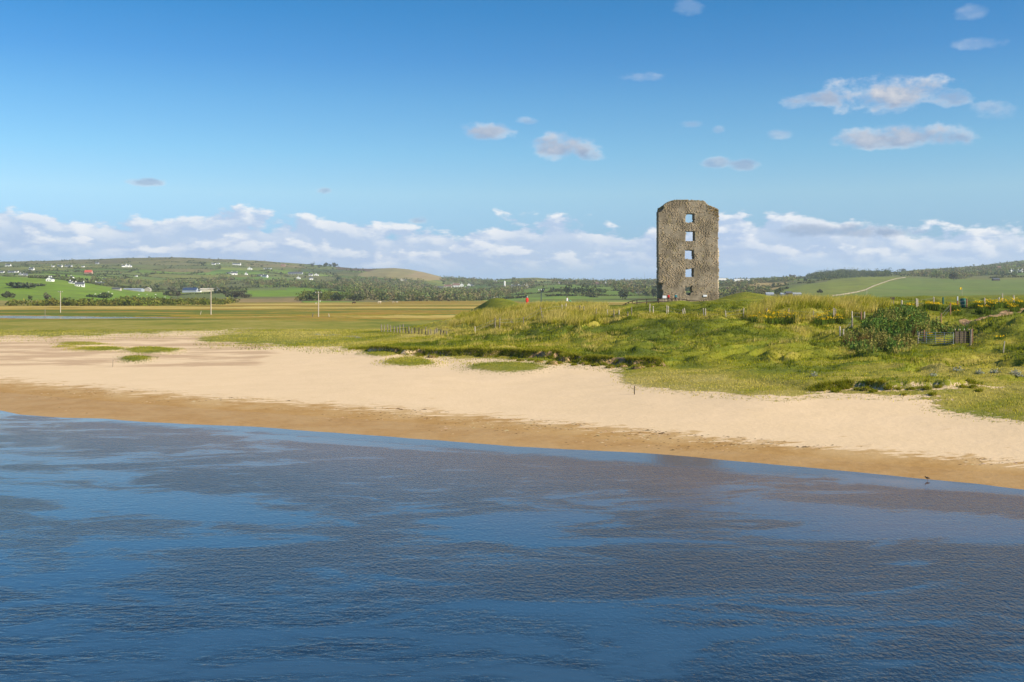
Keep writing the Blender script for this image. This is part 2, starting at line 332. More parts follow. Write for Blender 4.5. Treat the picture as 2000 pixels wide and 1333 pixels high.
class MB:
    """collects simple solids into one mesh"""
    def __init__(s): s.v = []; s.f = []; s.mi = []
    def box(s, c, d, rz=0.0, mi=0, M=None):
        i = len(s.v); cs, sn = math.cos(rz), math.sin(rz)
        for z in (-1, 1):
            for x, y in ((-1, -1), (1, -1), (1, 1), (-1, 1)):
                a, b = x*d[0]/2, y*d[1]/2
                p = Vector((c[0]+a*cs-b*sn, c[1]+a*sn+b*cs, c[2]+z*d[2]/2))
                s.v.append(M @ p if M else p)
        s.f += [[i+3, i+2, i+1, i], [i+4, i+5, i+6, i+7]]+[[i+k, i+(k+1) % 4, i+4+(k+1) % 4, i+4+k] for k in range(4)]; s.mi += [mi]*6
        return s
    def poly(s, pts, faces, mi=0):
        i = len(s.v); s.v += [Vector(p) for p in pts]; s.f += [[i+k for k in f] for f in faces]; s.mi += [mi]*len(faces); return s
    def tube(s, pts, rad, n=6, mi=0, cap=True):
        """tapered tube along pts"""
        base = len(s.v); pts = [Vector(p) for p in pts]
        for k, p in enumerate(pts):
            d = (pts[min(k+1, len(pts)-1)]-pts[max(k-1, 0)]).normalized()
            u = d.cross(Vector((0, 1, 0.01))); u = u.normalized() if u.length > .05 else Vector((1, 0, 0)); w = d.cross(u)
            r = rad[k] if isinstance(rad, (list, tuple)) else rad
            for j in range(n):
                a = 2*math.pi*j/n; s.v.append(p+u*math.cos(a)*r+w*math.sin(a)*r)
        for k in range(len(pts)-1):
            for j in range(n):
                a = base+k*n+j; b = base+k*n+(j+1) % n; s.f.append([a, b, b+n, a+n]); s.mi.append(mi)
        if cap:
            s.f.append([base+j for j in range(n)][::-1]); s.f.append([base+(len(pts)-1)*n+j for j in range(n)]); s.mi += [mi]*2
        return s
    def mesh(s, name, mats, smooth=False):
        me = bpy.data.meshes.new(name); me.from_pydata(s.v, [], s.f); me.update()
        for m in (mats if isinstance(mats, (list, tuple)) else [mats]): me.materials.append(m)
        if len(set(s.mi)) > 1: me.polygons.foreach_set('material_index', s.mi)
        if smooth: me.polygons.foreach_set('use_smooth', [True]*len(me.polygons))
        return me
    def ob(s, name, mats, parent=None, loc=(0, 0, 0), rz=0.0, smooth=False, **kw):
        return ob(name, s.mesh(name, mats, smooth), parent, loc, rz, **kw)

# ------------------------------------------------------------------ materials
def mat(name):
    m = bpy.data.materials.new(name); m.use_nodes = True
    return m, NT(m.node_tree)
def finish(N, col, rough=.8, bump=None, bstr=.3, bdist=.05, spec=.3, metal=0.0):
    p = N.n('ShaderNodeBsdfPrincipled')
    if isinstance(col, tuple): col = col+(1,) if len(col) == 3 else col
    N.put(p.inputs['Base Color'], col); N.put(p.inputs['Roughness'], rough); N.put(p.inputs['Specular IOR Level'], spec); N.put(p.inputs['Metallic'], metal)
    if bump is not None:
        b = N.n('ShaderNodeBump', i_Strength=bstr, i_Distance=bdist); N.put(b.inputs['Height'], bump); N.put(p.inputs['Normal'], b.outputs[0])
    N.put(N.n('ShaderNodeOutputMaterial').inputs[0], p.outputs[0]); return p
def simple(name, col, rough=.8, var=.25, scale=3.0, spec=.3, metal=0.0, bump=.2, bdist=.02):
    m, N = mat(name); tc = N.n('ShaderNodeTexCoord').outputs['Object']
    n1 = N.noise(tc, scale, 5, .6)
    c = N.mix(N.ss(n1, .3, .7), tuple(x*(1-var) for x in col), tuple(min(1, x*(1+var)) for x in col))
    finish(N, c, rough, n1, bump, bdist, spec, metal); return m
def leafy(name, attr='bcol', trans=.35):
    m, N = mat(name); c = N.attr(attr, False)
    d = N.n('ShaderNodeBsdfDiffuse', i_Color=c); t = N.n('ShaderNodeBsdfTranslucent', i_Color=c)
    x = N.n('ShaderNodeMixShader', i_0=trans); N.put(x.inputs[1], d.outputs[0]); N.put(x.inputs[2], t.outputs[0])
    N.put(N.n('ShaderNodeOutputMaterial').inputs[0], x.outputs[0]); return m
M_GRASS = leafy('grass_blades', trans=.4); M_LEAF = leafy('leaves', trans=.25)
M_WOOD = simple('weathered_wood', (.26, .21, .15), .85, .35, 6); M_DWOOD = simple('dark_stained_wood', (.07, .05, .035), .8, .3, 6)
M_RWOOD = simple('reddish_post_wood', (.30, .15, .08), .8, .3, 6); M_PWOOD = simple('pale_post_wood', (.50, .42, .32), .8, .25, 6)
M_WHITE = simple('white_render', (.80, .78, .74), .8, .06, 1.0); M_CREAM = simple('cream_render', (.66, .58, .44), .8, .08, 1.0)
M_GREYW = simple('grey_render', (.42, .42, .43), .8, .12, 1.0); M_SLATE = simple('slate_roof', (.085, .09, .105), .7, .25, 2.0)
M_TILE = simple('brown_tile_roof', (.20, .12, .09), .8, .25, 2.0); M_REDROOF = simple('red_sheet_roof', (.50, .09, .06), .6, .15, 2.0)
M_BRICKW = simple('pinkish_wall', (.42, .25, .19), .85, .15, 1.0); M_BLUEROOF = simple('dark_blue_sheet_roof', (.035, .06, .12), .5, .15, 2.0)
M_TIN = simple('grey_sheet_metal', (.34, .37, .42), .5, .15, 1.0); M_STONEW = simple('field_stone', (.40, .36, .29), .9, .35, 1.5)
M_GLASS = simple('dark_window_glass', (.02, .025, .03), .15, .2, 1.0, .5); M_STEEL = simple('galvanised_steel', (.40, .42, .44), .45, .1, 4, .5, .6)
M_BIN = simple('green_plastic', (.02, .12, .085), .45, .15, 5, .4); M_YELLOW = simple('yellow_flag_cloth', (.75, .52, .02), .8, .1, 4)
M_SKIN = simple('skin', (.50, .30, .22), .6, .05, 8); M_WIRE = simple('fence_wire', (.22, .22, .22), .5, .1, 4)
M_TRUNK = simple('bark', (.12, .09, .065), .9, .3, 3); M_SIGN = simple('white_sign_board', (.75, .76, .78), .5, .04, 6)

# ground: zones carried by attributes, broken up with noise
def ground_material():
    m, N = mat('ground'); g = N.n('ShaderNodeNewGeometry').outputs['Position']
    nf = N.noise(g, 2.2, 6, .65); nm = N.noise(g, .35, 5, .6); nl = N.noise(g, .06, 4, .55); nx = N.noise(g, 9.0, 4, .7)
    sand = N.attr('sand'); wet = N.attr('wet'); tone = N.attr('tone'); marsh = N.attr('marsh'); mud = N.attr('mud'); earth = N.attr('earth')
    # sand
    dry = N.mix(N.ss(nm, .25, .75), (.675, .495, .295), (.715, .525, .32)); dry = N.mix(N.m('MULTIPLY', N.ss(nx, .45, .8), .1), dry, (.56, .405, .25))
    wetc = N.mix(N.ss(nf, .3, .7), (.36, .205, .068), (.43, .25, .088))
    gx = N.n('ShaderNodeMapping'); N.put(gx.inputs[0], g); gx.inputs['Scale'].default_value = (.42, 1.1, 1); gx.inputs['Rotation'].default_value = (0, 0, R(-28))
    crust = N.noise(gx.outputs[0], 1.4, 6, .7)
    wm = N.ss(N.m('ADD', wet, N.m('MULTIPLY', N.m('SUBTRACT', crust, .5), 2.6)), .36, .64)
    wetc = N.mix(N.ss(wet, .6, 1.3, 0, .6), N.mix(N.ss(nm, .35, .65), wetc, (.50, .33, .15)), wetc)
    sc_ = N.mix(wm, dry, wetc)
    mudm = N.ss(N.m('ADD', mud, N.m('MULTIPLY', N.m('SUBTRACT', nl, .5), 1.2)), .45, .65)
    mudn = N.noise(gx.outputs[0], .22, 6, .65)
    sc_ = N.mix(N.m('MULTIPLY', mudm, N.ss(mudn, .42, .56)), sc_, (.50, .34, .20))
    # short turf to straw
    t2 = N.m('ADD', tone, N.m('MULTIPLY', N.m('SUBTRACT', nm, .5), 1.3))
    gr = ramp_node(N, t2, [(.0, (.09, .12, .008)), (.3, (.175, .19, .010)), (.55, (.265, .24, .020)), (.8, (.37, .295, .055)), (1., (.42, .335, .09))])
    gr = N.mix(N.m('MULTIPLY', N.ss(nf, .35, .65), .5), gr, N.mix(.5, gr, (.09, .085, .015)))
    gr = N.mix(N.ss(nx, .30, .70, .2, 0.0), gr, (.07, .08, .008)); gr = N.mix(N.ss(N.noise(g, 4.5, 5, .7), .52, .72, 0, .25), gr, (.46, .39, .10))
    mt = N.m('ADD', marsh, N.m('MULTIPLY', N.m('SUBTRACT', nl, .5), 1.3))
    gm = N.n('ShaderNodeMapping'); N.put(gm.inputs[0], g); gm.inputs['Scale'].default_value = (.004, .011, 1); gm.inputs['Rotation'].default_value = (0, 0, R(6))
    ms = ramp_node(N, N.m('ADD', N.m('MULTIPLY', N.m('SUBTRACT', N.noise(gm.outputs[0], 1.0, 8, .6, .4), .5), 1.7), N.m('ADD', N.m('MULTIPLY', N.noise(g, .25, 4, .7), .3), .35)), [(.32, (.11, .135, .006)), (.40, (.20, .18, .010)), (.45, (.38, .225, .022)), (.50, (.27, .145, .016)), (.54, (.18, .17, .008)), (.59, (.40, .26, .04)), (.66, (.50, .37, .09))])
    gr = N.mix(N.ss(mt, .35, .65), gr, ms)
    ea = N.mix(N.ss(nf, .3, .7), (.17, .10, .045), (.46, .30, .155))
    gr = N.mix(N.ss(N.m('ADD', earth, N.m('MULTIPLY', N.m('SUBTRACT', nf, .5), .8)), .4, .6), gr, ea)
    sm = N.ss(N.m('ADD', sand, N.m('MULTIPLY', N.m('SUBTRACT', N.noise(g, 2.4, 6, .75), .5), 1.7)), .40, .62)
    col = N.mix(sm, gr, sc_)
    rough = N.m('SUBTRACT', .95, N.m('MULTIPLY', N.m('MULTIPLY', wm, sm), N.ss(wet, 1.2, 1.3, .02, .35)))
    bh = N.m('ADD', N.m('MULTIPLY', nf, N.m('SUBTRACT', 1.0, N.m('MULTIPLY', sm, .75))), N.m('MULTIPLY', crust, N.m('MULTIPLY', sm, .22)))
    finish(N, col, rough, bh, .55, .25, N.m('SUBTRACT', .2, N.m('MULTIPLY', sm, .12))); return m
M_GROUND = ground_material()

# ------------------------------------------------------------------ ground sheet
slopes = np.concatenate([np.linspace(-1.3, -.56, 46)[:-1], np.linspace(-.56, .56, 600), np.linspace(.56, 1.3, 46)[1:]])
depths = np.concatenate([np.linspace(14, 42, 12)[:-1], np.arange(42, 62, .3), np.arange(62, 132, .24), np.arange(132, 200, .5), np.geomspace(200, 1300, 110)])
SG, DG = np.meshgrid(slopes, depths); GX = (SG*DG); GY = DG
zb = rbf(GX, GY); GZ, gs, gi, gA, gdA, gB, gdB = H(GX, GY, True, zb)
gpx, gpy = proj(GX, GY, GZ)
bpx, bpy_ = proj(GX, GY, zb)
vis = GY < 215
# soft sand mask from polygon: blur by averaging jittered tests
acc = np.zeros(GX.shape)
for k in range(9):
    jx = (k % 3-1)*12.0; jy = (k//3-1)*np.where(bpx > 1100, 11., 4.5)
    acc += inpoly(bpx+jx, bpy_+jy+(fbm(GX*.35, GY*.35, 5)-.5)*9, SANDP)
sandm = acc/9*vis
sandm = np.where((GZ < .3) & (GY < 215), 1.0, sandm)
isl2 = sstep(gi, .0, .8)
sandm = np.clip(sandm-isl2*.95, 0, 1)
riv_d, riv_w = wet_river(GX, GY)
sandm = np.where(GY > 215, sstep(riv_w+2.5-riv_d, 0, 3)*.8, sandm)
wetm = sstep(GZ, .62, .10)*1.3*(GY < 215)
wet_line = np.interp(gpx, [-400, 0, 400, 900, 1400, 2000, 2400], [722, 744, 776, 810, 856, 906, 945])
wetm = np.clip((gpy-wet_line)/30+.5, 0, 1.3)*(GY < 215)
mudm = ((gpx < 620)*sstep(gpy, 646, 660)*sstep(gpy, 735, 705)*sstep(gpx, 620, 480)*.75)*(GY < 215)
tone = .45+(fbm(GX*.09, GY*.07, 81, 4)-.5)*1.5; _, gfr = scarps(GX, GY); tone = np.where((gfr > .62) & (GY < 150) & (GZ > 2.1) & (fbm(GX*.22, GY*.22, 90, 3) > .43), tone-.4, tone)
tl = tallmask(gpx, gpy); tone = np.where(tl, .62, tone)
tone = np.where(isl2 > 0, .5, tone)
tone = np.where((gpx > 1500) & (gpy > 600) & (gpy < 690) & (gpx > 1640), tone-.22, tone)
tone = np.where((GY > 150) & (GY < 215) & (gpx > 900), .33+(fbm(GX*.1, GY*.1, 82)-.5)*.3, tone)
tone = np.where((GX > 60) & (GY > 130), .26, tone)
lw = sstep(gpx, 820, 640)*(GY < 330); tone = tone*(1-lw)+lw*(.56+(fbm(GX*.08, GY*.04, 83)-.5)*.8)
tone = tone+.30*sstep(gpy, 715, 765)*(gpx > 1100)
marsh = sstep(GY, 240, 330)*np.where(gpx > 1560, 0, 1)
earth = np.clip(np.exp(-(gA/.45)**2)*(gdA < 4)*1.0+np.exp(-(gB/.5)**2)*(gdB < 4)*.25, 0, 1)
sandm = np.maximum(sandm, np.exp(-((gB+.5)/1.0)**2)*(gdB < 5)*.6)
scs, scd, sct = segd(GX, GY, SCAR)
earthS = np.exp(-((scs-.3)/1.1)**2)
earth = np.maximum(earth, earthS*1.1)
GZ = GZ+earthS*.0
nr, nc = GX.shape
idx = np.arange(nr*nc).reshape(nr, nc)
Fq = np.stack([idx[:-1, :-1], idx[:-1, 1:], idx[1:, 1:], idx[1:, :-1]], -1).reshape(-1, 4)
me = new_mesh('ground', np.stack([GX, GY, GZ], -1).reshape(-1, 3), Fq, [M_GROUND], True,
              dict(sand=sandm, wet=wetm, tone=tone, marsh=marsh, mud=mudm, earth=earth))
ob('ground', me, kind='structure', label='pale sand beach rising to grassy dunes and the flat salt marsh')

# water: one level sheet for the estuary and the channel in the marsh
def water_material():
    m, N = mat('water'); g = N.n('ShaderNodeNewGeometry').outputs['Position']
    sp = N.n('ShaderNodeSeparateXYZ'); N.put(sp.inputs[0], g)
    sh = N.m('SUBTRACT', 49.7, N.m('ADD', N.m('MULTIPLY', sp.outputs[0], .472), N.m('MULTIPLY', sp.outputs[1], .882)))   # metres out from the shore
    def mp(sx, sy, rot):
        q = N.n('ShaderNodeMapping'); N.put(q.inputs[0], g); q.inputs['Scale'].default_value = (sx, sy, 1); q.inputs['Rotation'].default_value = (0, 0, R(rot)); return q.outputs[0]
    patch = N.noise(mp(.05, .11, -24), 1.0, 7, .62, 1.6); patch2 = N.noise(mp(.20, .42, -14), 1.0, 6, .68, 1.4)
    ruf = N.ss(N.m('ADD', N.m('ADD', N.m('MULTIPLY', patch, .55), N.m('MULTIPLY', patch2, .45)), N.ss(sh, 16, 2, 0, .05)), .43, .55)
    al = N.m('SUBTRACT', N.m('MULTIPLY', sp.outputs[0], .882), N.m('MULTIPLY', sp.outputs[1], .472))    # metres along the shore
    for (sx_, sy_, ru, rv) in ((1790, 1022, 8.5, 2.6), (1900, 955, 7.0, 1.1), (640, 862, 10.0, .9), (300, 985, 8.0, 1.8)):     # wind-sheltered slicks
        wx, wy = unp(sx_, sy_, 0); u0 = wx*.882-wy*.472; v0 = 49.7-(wx*.472+wy*.882)
        du = N.m('DIVIDE', N.m('SUBTRACT', al, u0), ru); dv = N.m('DIVIDE', N.m('SUBTRACT', sh, v0), rv)
        dd = N.m('ADD', N.m('ADD', N.m('MULTIPLY', du, du), N.m('MULTIPLY', dv, dv)), N.m('MULTIPLY', N.m('SUBTRACT', patch2, .5), 3.0))
        ruf = N.m('MULTIPLY', ruf, N.ss(dd, .4, 1.5))
    near = N.ss(sh, 20, 33)
    rip = N.noise(mp(2.4, 4.6, 10), 1.0, 3, .6, .5); rip2 = N.noise(mp(.9, 1.9, -16), 1.0, 3, .5, .6); rip3 = N.noise(mp(9.0, 4.6, 6), 1.0, 3, .6, .3)
    c5 = lambda n, k: N.m('MULTIPLY', N.m('SUBTRACT', n, .5), k)
    hgt = N.m('ADD', N.m('ADD', N.m('MULTIPLY', c5(rip, .036), N.m('ADD', N.m('MULTIPLY', near, .75), .25)), c5(rip2, .030)), N.m('MULTIPLY', c5(rip3, .050), N.m('SUBTRACT', 1.05, near)))
    hgt = N.m('MULTIPLY', hgt, N.ss(ruf, 0.0, 1.0, .24, 1.0))
    hgt = N.m('MULTIPLY', hgt, N.ss(N.m('ADD', sh, N.m('MULTIPLY', N.m('SUBTRACT', patch2, .5), 5)), .2, 2.2, .15, 1.0))
    shal = N.ss(N.m('ADD', sh, N.m('MULTIPLY', N.m('SUBTRACT', patch, .5), 14)), 2.0, 19.0)
    body = N.mix(shal, (.115, .078, .066), (.034, .076, .122))
    body = N.mix(N.m('MULTIPLY', ruf, N.ss(sh, 3, 16, .3, .80)), body, (.006, .016, .032))  # sky-reflection contrast mixed into the body colour: slicks paler, ruffled patches darker
    p = finish(N, body, N.ss(ruf, 0, 1, .05, .10), hgt, 1.0, 1.0, .5); p.inputs['IOR'].default_value = 1.333
    return m
M_WATER = water_material()
ob('water', new_mesh('water', [(-600, -60, 0), (600, -60, 0), (600, 700, 0), (-600, 700, 0)], [[0, 1, 2, 3]], [M_WATER]), kind='structure', label='rippled blue estuary water in front of the beach')

# ------------------------------------------------------------------ hills sheet with its patchwork of fields
hs = np.concatenate([np.linspace(-1.3, -.56, 60)[:-1], np.linspace(-.56, .56, 760), np.linspace(.56, 1.3, 60)[1:]])
hd = np.concatenate([np.geomspace(622, 1000, 30)[:-1], np.geomspace(1000, 3700, 210), np.geomspace(3750, 6900, 14)])
SG2, DG2 = np.meshgrid(hs, hd); HX = SG2*DG2; HY = DG2; HZ = HH(HX, HY)
hpx, hpy = proj(HX, HY, HZ)
def fields(X, Y):
    """id of the field a point lies in, and the local grid coordinates"""
    a = R(14); u = X*math.cos(a)+Y*math.sin(a)*.6; v = -X*math.sin(a)*.45+Y
    u = u+(fbm(X*.004, Y*.003, 91, 3)-.5)*170; v = v+(fbm(X*.004+9, Y*.003, 92, 3)-.5)*260
    gv = v/185.0; iv = np.floor(gv); gu = u/150.0+_h(iv, iv*0, 93)*3; iu = np.floor(gu)
    return iu, iv, gu-iu, gv-iv
iu, iv, fu, fv = fields(HX, HY)
r1 = _h(iu, iv, 101); r2 = _h(iu, iv, 102); r3 = _h(iu, iv, 103)
PAL = np.array([(.140, .215, .024), (.115, .185, .026), (.175, .21, .030), (.19, .195, .038), (.16, .165, .045), (.115, .15, .030), (.20, .165, .06), (.15, .225, .024)])
colf = PAL[(r1*7.99).astype(int)]*(0.62+.7*r2[..., None])
up = sstep(hpy, 528, 508)*sstep(hpx, 1200, 900)           # rough brown pasture near the hill top
colf = colf*(1-up[..., None]*.75)+np.array((.18, .135, .065))*up[..., None]*.75
colf = colf*(.70+.6*fbm(HX*.02, HY*.012, 111, 4)[..., None])
rgh = sstep(fbm(HX*.006, HY*.0045, 112, 4), .47, .60)[..., None]; colf = colf*(1-rgh*.6)+np.array((.165, .155, .055))*rgh*.6
n5 = fbm(HX*.012, HY*.008, 113, 4)
def paint(poly, c, k=1.0):
    mk = inpoly(hpx+(n5-.5)*14, hpy+(n5-.5)*3, poly); colf[mk] = colf[mk]*(1-k)+np.array(c)*k*(.85+.3*fbm(HX*.03, HY*.02, 117)[mk][:, None])
paint([(-900,560),(-300,535),(0,539),(100,544),(170,553),(270,572),(330,578),(330,600),(-900,610)], (.165, .26, .016), .85)
paint([(180,568),(330,573),(330,592),(150,590)], (.155, .25, .018), .8)
paint([(480,566),(600,563),(690,574),(690,579),(480,580)], (.17, .275, .016), .85)
paint([(320,561),(560,561),(560,567),(320,567)], (.155, .165, .05), .7)
paint([(700,540),(715,528),(780,523),(835,531),(876,546),(840,549),(770,545)], (.30, .24, .10), .9)
paint([(820,531),(876,546),(850,548),(790,540)], (.34, .245, .12), .8)
paint([(655,521),(735,526),(720,530),(660,528)], (.12, .06, .05), .8)
paint([(590,525),(680,527),(660,533),(560,530)], (.055, .085, .045), .7)
paint([(480,515),(590,518),(600,523),(480,521)], (.26, .20, .09), .6)
paint([(1425,562),(1470,553),(1540,552),(1530,559),(1500,568),(1440,569)], (.40, .28, .10), .9)
paint([(1500,575),(1560,558),(1640,545),(1700,540),(1765,543),(1720,556),(1690,568),(1625,579)], (.20, .225, .035), .8)
paint([(1625,580),(1690,568),(1720,556),(1765,544),(1900,546),(2300,548),(2300,590)], (.15, .20, .034), .8)
paint([(1000,570),(1080,556),(1180,556),(1240,566),(1290,576),(1290,583),(960,583)], (.15, .23, .03), .75)
paint([(340,590),(420,586),(590,583),(590,592),(340,596)], (.30, .205, .085), .85)
paint([(-300,588),(60,588),(170,592),(170,597),(-300,603)], (.30, .22, .07), .8)
m, N = mat('hillside'); g = N.n('ShaderNodeNewGeometry').outputs['Position']
hn = N.noise(g, .05, 6, .65); c = N.attr('fcol', False)
c = N.mix(N.ss(hn, .35, .7), c, N.mix(.4, c, (.06, .065, .025)))
finish(N, c, .95, hn, .4, 3.0, .1)
nr, nc = HX.shape; idx = np.arange(nr*nc).reshape(nr, nc)
Fq = np.stack([idx[:-1, :-1], idx[:-1, 1:], idx[1:, 1:], idx[1:, :-1]], -1).reshape(-1, 4)
ob('hills', new_mesh('hills', np.stack([HX, HY, HZ], -1).reshape(-1, 3), Fq, [m], True, None, dict(fcol=colf.reshape(-1, 3))), kind='structure', label='far low hills of green fields')
#--PART2--
# ------------------------------------------------------------------ the ruined tower
TY = 180.0; TS = TY/F
def tl_(px, py): return ((px-1345)*TS, (594-py)*TS)              # photo px on the facade plane -> metres from the base middle
OUT = [(1287,598),(1286,560),(1285.6,480),(1285.4,415),(1288,406),(1295,402),(1302,396),(1308,393.5),(1314,391.6),(1326,390.9),(1340,390.4),(1352,391),(1373,391.6),(1377.5,394.5),(1383,401),(1388,403),(1393,405),(1399,407),(1403,410),(1404,422),(1403.6,436),(1402.6,470),(1402.6,488),(1402.4,598)]
OUT = [tl_(*p) for p in OUT]
WINS = [(1339.4,1356.2,417.6,435.0),(1339.4,1356.8,452.6,471.4),(1337.4,1355.0,488.8,506.8),(1338.4,1354.2,525.4,541.8)]
HOLE5 = [tl_(*p) for p in [(1338,559),(1341,562),(1346,560.5),(1352,558.5),(1350.5,566),(1353,571),(1349,573),(1347,578),(1342,577),(1338.5,573)]]
NOTCH = [[tl_(*p) for p in [(1284,553),(1294,554),(1292,560),(1290,566),(1294,570),(1292,578),(1290,584),(1284,586)]], [tl_(*p) for p in [(1284,401),(1294,402),(1295,407),(1289,414),(1284,414)]]]
def tower_solid(x, z):
    jx = (fbm(x*2.6, z*2.6, 201, 3)-.5)*.18; jz = (fbm(x*2.6+7, z*2.6, 202, 3)-.5)*.2
    a = inpoly(x+jx*.7, z+jz, OUT)
    for (x0, x1, y1, y0) in WINS:
        A = tl_(x0, y0); B = tl_(x1, y1); a &= ~((x+jx*.6 > A[0]) & (x+jx*.6 < B[0]) & (z+jz*.6 > A[1]) & (z+jz*.6 < B[1]))
    a &= ~inpoly(x+jx*.6, z+jz*.6, HOLE5)
    return a
def tower_notch(x, z):
    n = np.zeros(np.shape(x), bool)
    for p in NOTCH: n |= inpoly(x, z, p)
    return n
T_BASE = Vector(((1345-CX)*TS, TY, CZ+(CY-594)*TS))
tower = ob('ruined_tower', None, loc=T_BASE, label='tall roofless ruined stone tower wall with a column of square window holes', cat='ruined tower')
cs = .1; gx_ = np.arange(-5.3, 5.3, cs); gz_ = np.arange(-.9, 17.4, cs)
CXc, CZc = np.meshgrid(gx_+cs/2, gz_+cs/2); solid = tower_solid(CXc, CZc); nt = tower_notch(CXc, CZc)
DEP = 2.1
nvx, nvz = len(gx_)+1, len(gz_)+1
VX, VZ = np.meshgrid(np.append(gx_, gx_[-1]+cs), np.append(gz_, gz_[-1]+cs))
fy = (fbm(VX*.9, VZ*.9, 211, 4)-.5)*.03-.012
nv = np.zeros(VX.shape, bool); nv[:-1, :-1] |= nt; nv[1:, 1:] |= nt; nv[:-1, 1:] |= nt; nv[1:, :-1] |= nt
fy = np.where(nv, .75+fy*3, fy)
Vf = np.stack([VX+(fbm(VX*5, VZ*5, 213, 2)-.5)*.09, fy, VZ+(fbm(VX*5+3, VZ*5, 214, 2)-.5)*.09], -1).reshape(-1, 3); Vb = Vf.copy(); Vb[:, 1] = DEP+(fy.ravel()*0)
idf = np.arange(nvx*nvz).reshape(nvz, nvx); off = nvx*nvz
ff = []
S = np.pad(solid, 1)
for j, i in np.argwhere(solid):
    a, b, c, d = idf[j, i], idf[j, i+1], idf[j+1, i+1], idf[j+1, i]
    ff.append((a, b, c, d)); ff.append((d+off, c+off, b+off, a+off))
    if not S[j, i+1]: ff.append((b, a, a+off, b+off))
    if not S[j+2, i+1]: ff.append((d, c, c+off, d+off))
    if not S[j+1, i]: ff.append((a, d, d+off, a+off))
    if not S[j+1, i+2]: ff.append((c, b, b+off, c+off))
def stone_mat(name, useattr=True):
    m, N = mat(name); g = N.n('ShaderNodeTexCoord').outputs['Object']
    n1 = N.noise(g, 3.2, 6, .7); n2 = N.noise(g, .45, 5, .6); n3 = N.noise(g, 1.1, 5, .65)
    base = N.attr('bcol', False) if useattr else N.mix(N.ss(n1, .3, .7), (.255, .208, .146), (.325, .266, .19))
    c = N.mix(N.ss(n1, .3, .75, .0, .22), base, (.42, .33, .225))
    c = N.mix(N.ss(n2, .42, .60, 0, .85), c, (.17, .135, .09))              # weather staining
    c = N.mix(N.ss(n3, .54, .66, 0, .50), c, (.30, .235, .10))             # lichen
    c = N.mix(N.ss(N.noise(g, 5.0, 3, .6), .70, .78, 0, .45), c, (.50, .46, .40))
    finish(N, c, .95, n1, .15, .02, .15); return m
M_CORE = stone_mat('rubble_core', False); M_STONES = stone_mat('rubble_stones')
ob('wall_core', new_mesh('wall_core', np.concatenate([Vf, Vb]), np.array(ff), [M_CORE]), tower)
sv_, sf_, sc2 = [], [], []
z = -.8; SP = np.array([(.25, .212, .162), (.24, .204, .157), (.26, .222, .17), (.232, .197, .15), (.25, .208, .152), (.24, .206, .165), (.265, .228, .177)])
while z < 17.3:
    crs = random.uniform(.86, 1.08); hgt = random.uniform(.08, .2); x = -5.1+random.uniform(0, .3)
    while x < 5.1:
        ln = random.uniform(.16, .55)*(1.3 if abs(x) > 4.3 else 1); cx, cz = x+ln/2, z+hgt/2
        q = np.array([x+.02, x+ln-.02, cx, cx]); qz = np.array([cz, cz, z+.01, z+hgt-.01])
        qi = np.clip(((q+5.3)/cs).astype(int), 0, solid.shape[1]-1); qj = np.clip(((qz+.9)/cs).astype(int), 0, solid.shape[0]-1)
        if solid[qj, qi].all() and not nt[qj, qi].any() and random.random() < .93:
            ys = -.008-random.uniform(0, .010)
            b = len(sv_); g = .008; tilt = random.uniform(-.02, .02)
            P0 = [(x+g, z+g), (x+ln-g, z+g), (x+ln-g, z+hgt-g), (x+g, z+hgt-g)]
            for (a, c_) in P0: sv_.append((a+random.uniform(-.02, .02), .12, c_+tilt*(a-cx)+random.uniform(-.015, .015)))
            for (a, c_) in P0: sv_.append((cx+(a-cx)*.96+random.uniform(-.012, .012), ys+random.uniform(-.003, .003), cz+(c_-cz)*.93+tilt*(a-cx)+random.uniform(-.01, .01)))
            sf_ += [(b+4, b+5, b+6, b+7)]+[(b+k, b+(k+1) % 4, b+4+(k+1) % 4, b+4+k) for k in range(4)]
            cc = SP[random.randrange(7)]*np.array((1.22, 1.08, .89))*random.uniform(.96, 1.04)*crs*(1.2 if random.random() < .05 else 1)
            if cx > 4.25 and cz < 9: cc = cc*np.array((1.05, .98, .98))
            sc2 += [cc]*8
        x += ln
    z += hgt
# the pale facing left along the right corner, set a little back
z = .2
while z < 9.0:
    hgt = random.uniform(.2, .42); x0 = 4.62+random.uniform(-.06, .04); x1 = 4.98+random.uniform(-.08, .08)
    b = len(sv_)
    for y_, s_ in ((.9, 1), (.12+random.uniform(-.05, .1), .9)):
        for (a, c_) in ((x0, z), (x1, z), (x1, z+hgt*s_), (x0, z+hgt*s_)): sv_.append((a, y_, c_+.01))
    sf_ += [(b+4, b+5, b+6, b+7)]+[(b+k, b+(k+1) % 4, b+4+(k+1) % 4, b+4+k) for k in range(4)]
    sc2 += [np.array((.52, .42, .28))*random.uniform(.75, 1.1)]*8; z += hgt
o = ob('facing_stones', new_mesh('facing_stones', np.array(sv_), np.array(sf_), [M_STONES], colors=dict(bcol=np.array(sc2))), tower); o['kind'] = 'stuff'
MB().box((0, 0, 0), (.62, .03, .30)).ob('plaque', M_SIGN, tower, (*(( (1377-1345)*TS,)), -.12, (594-578)*TS), label='small white notice plate fixed low on the wall')

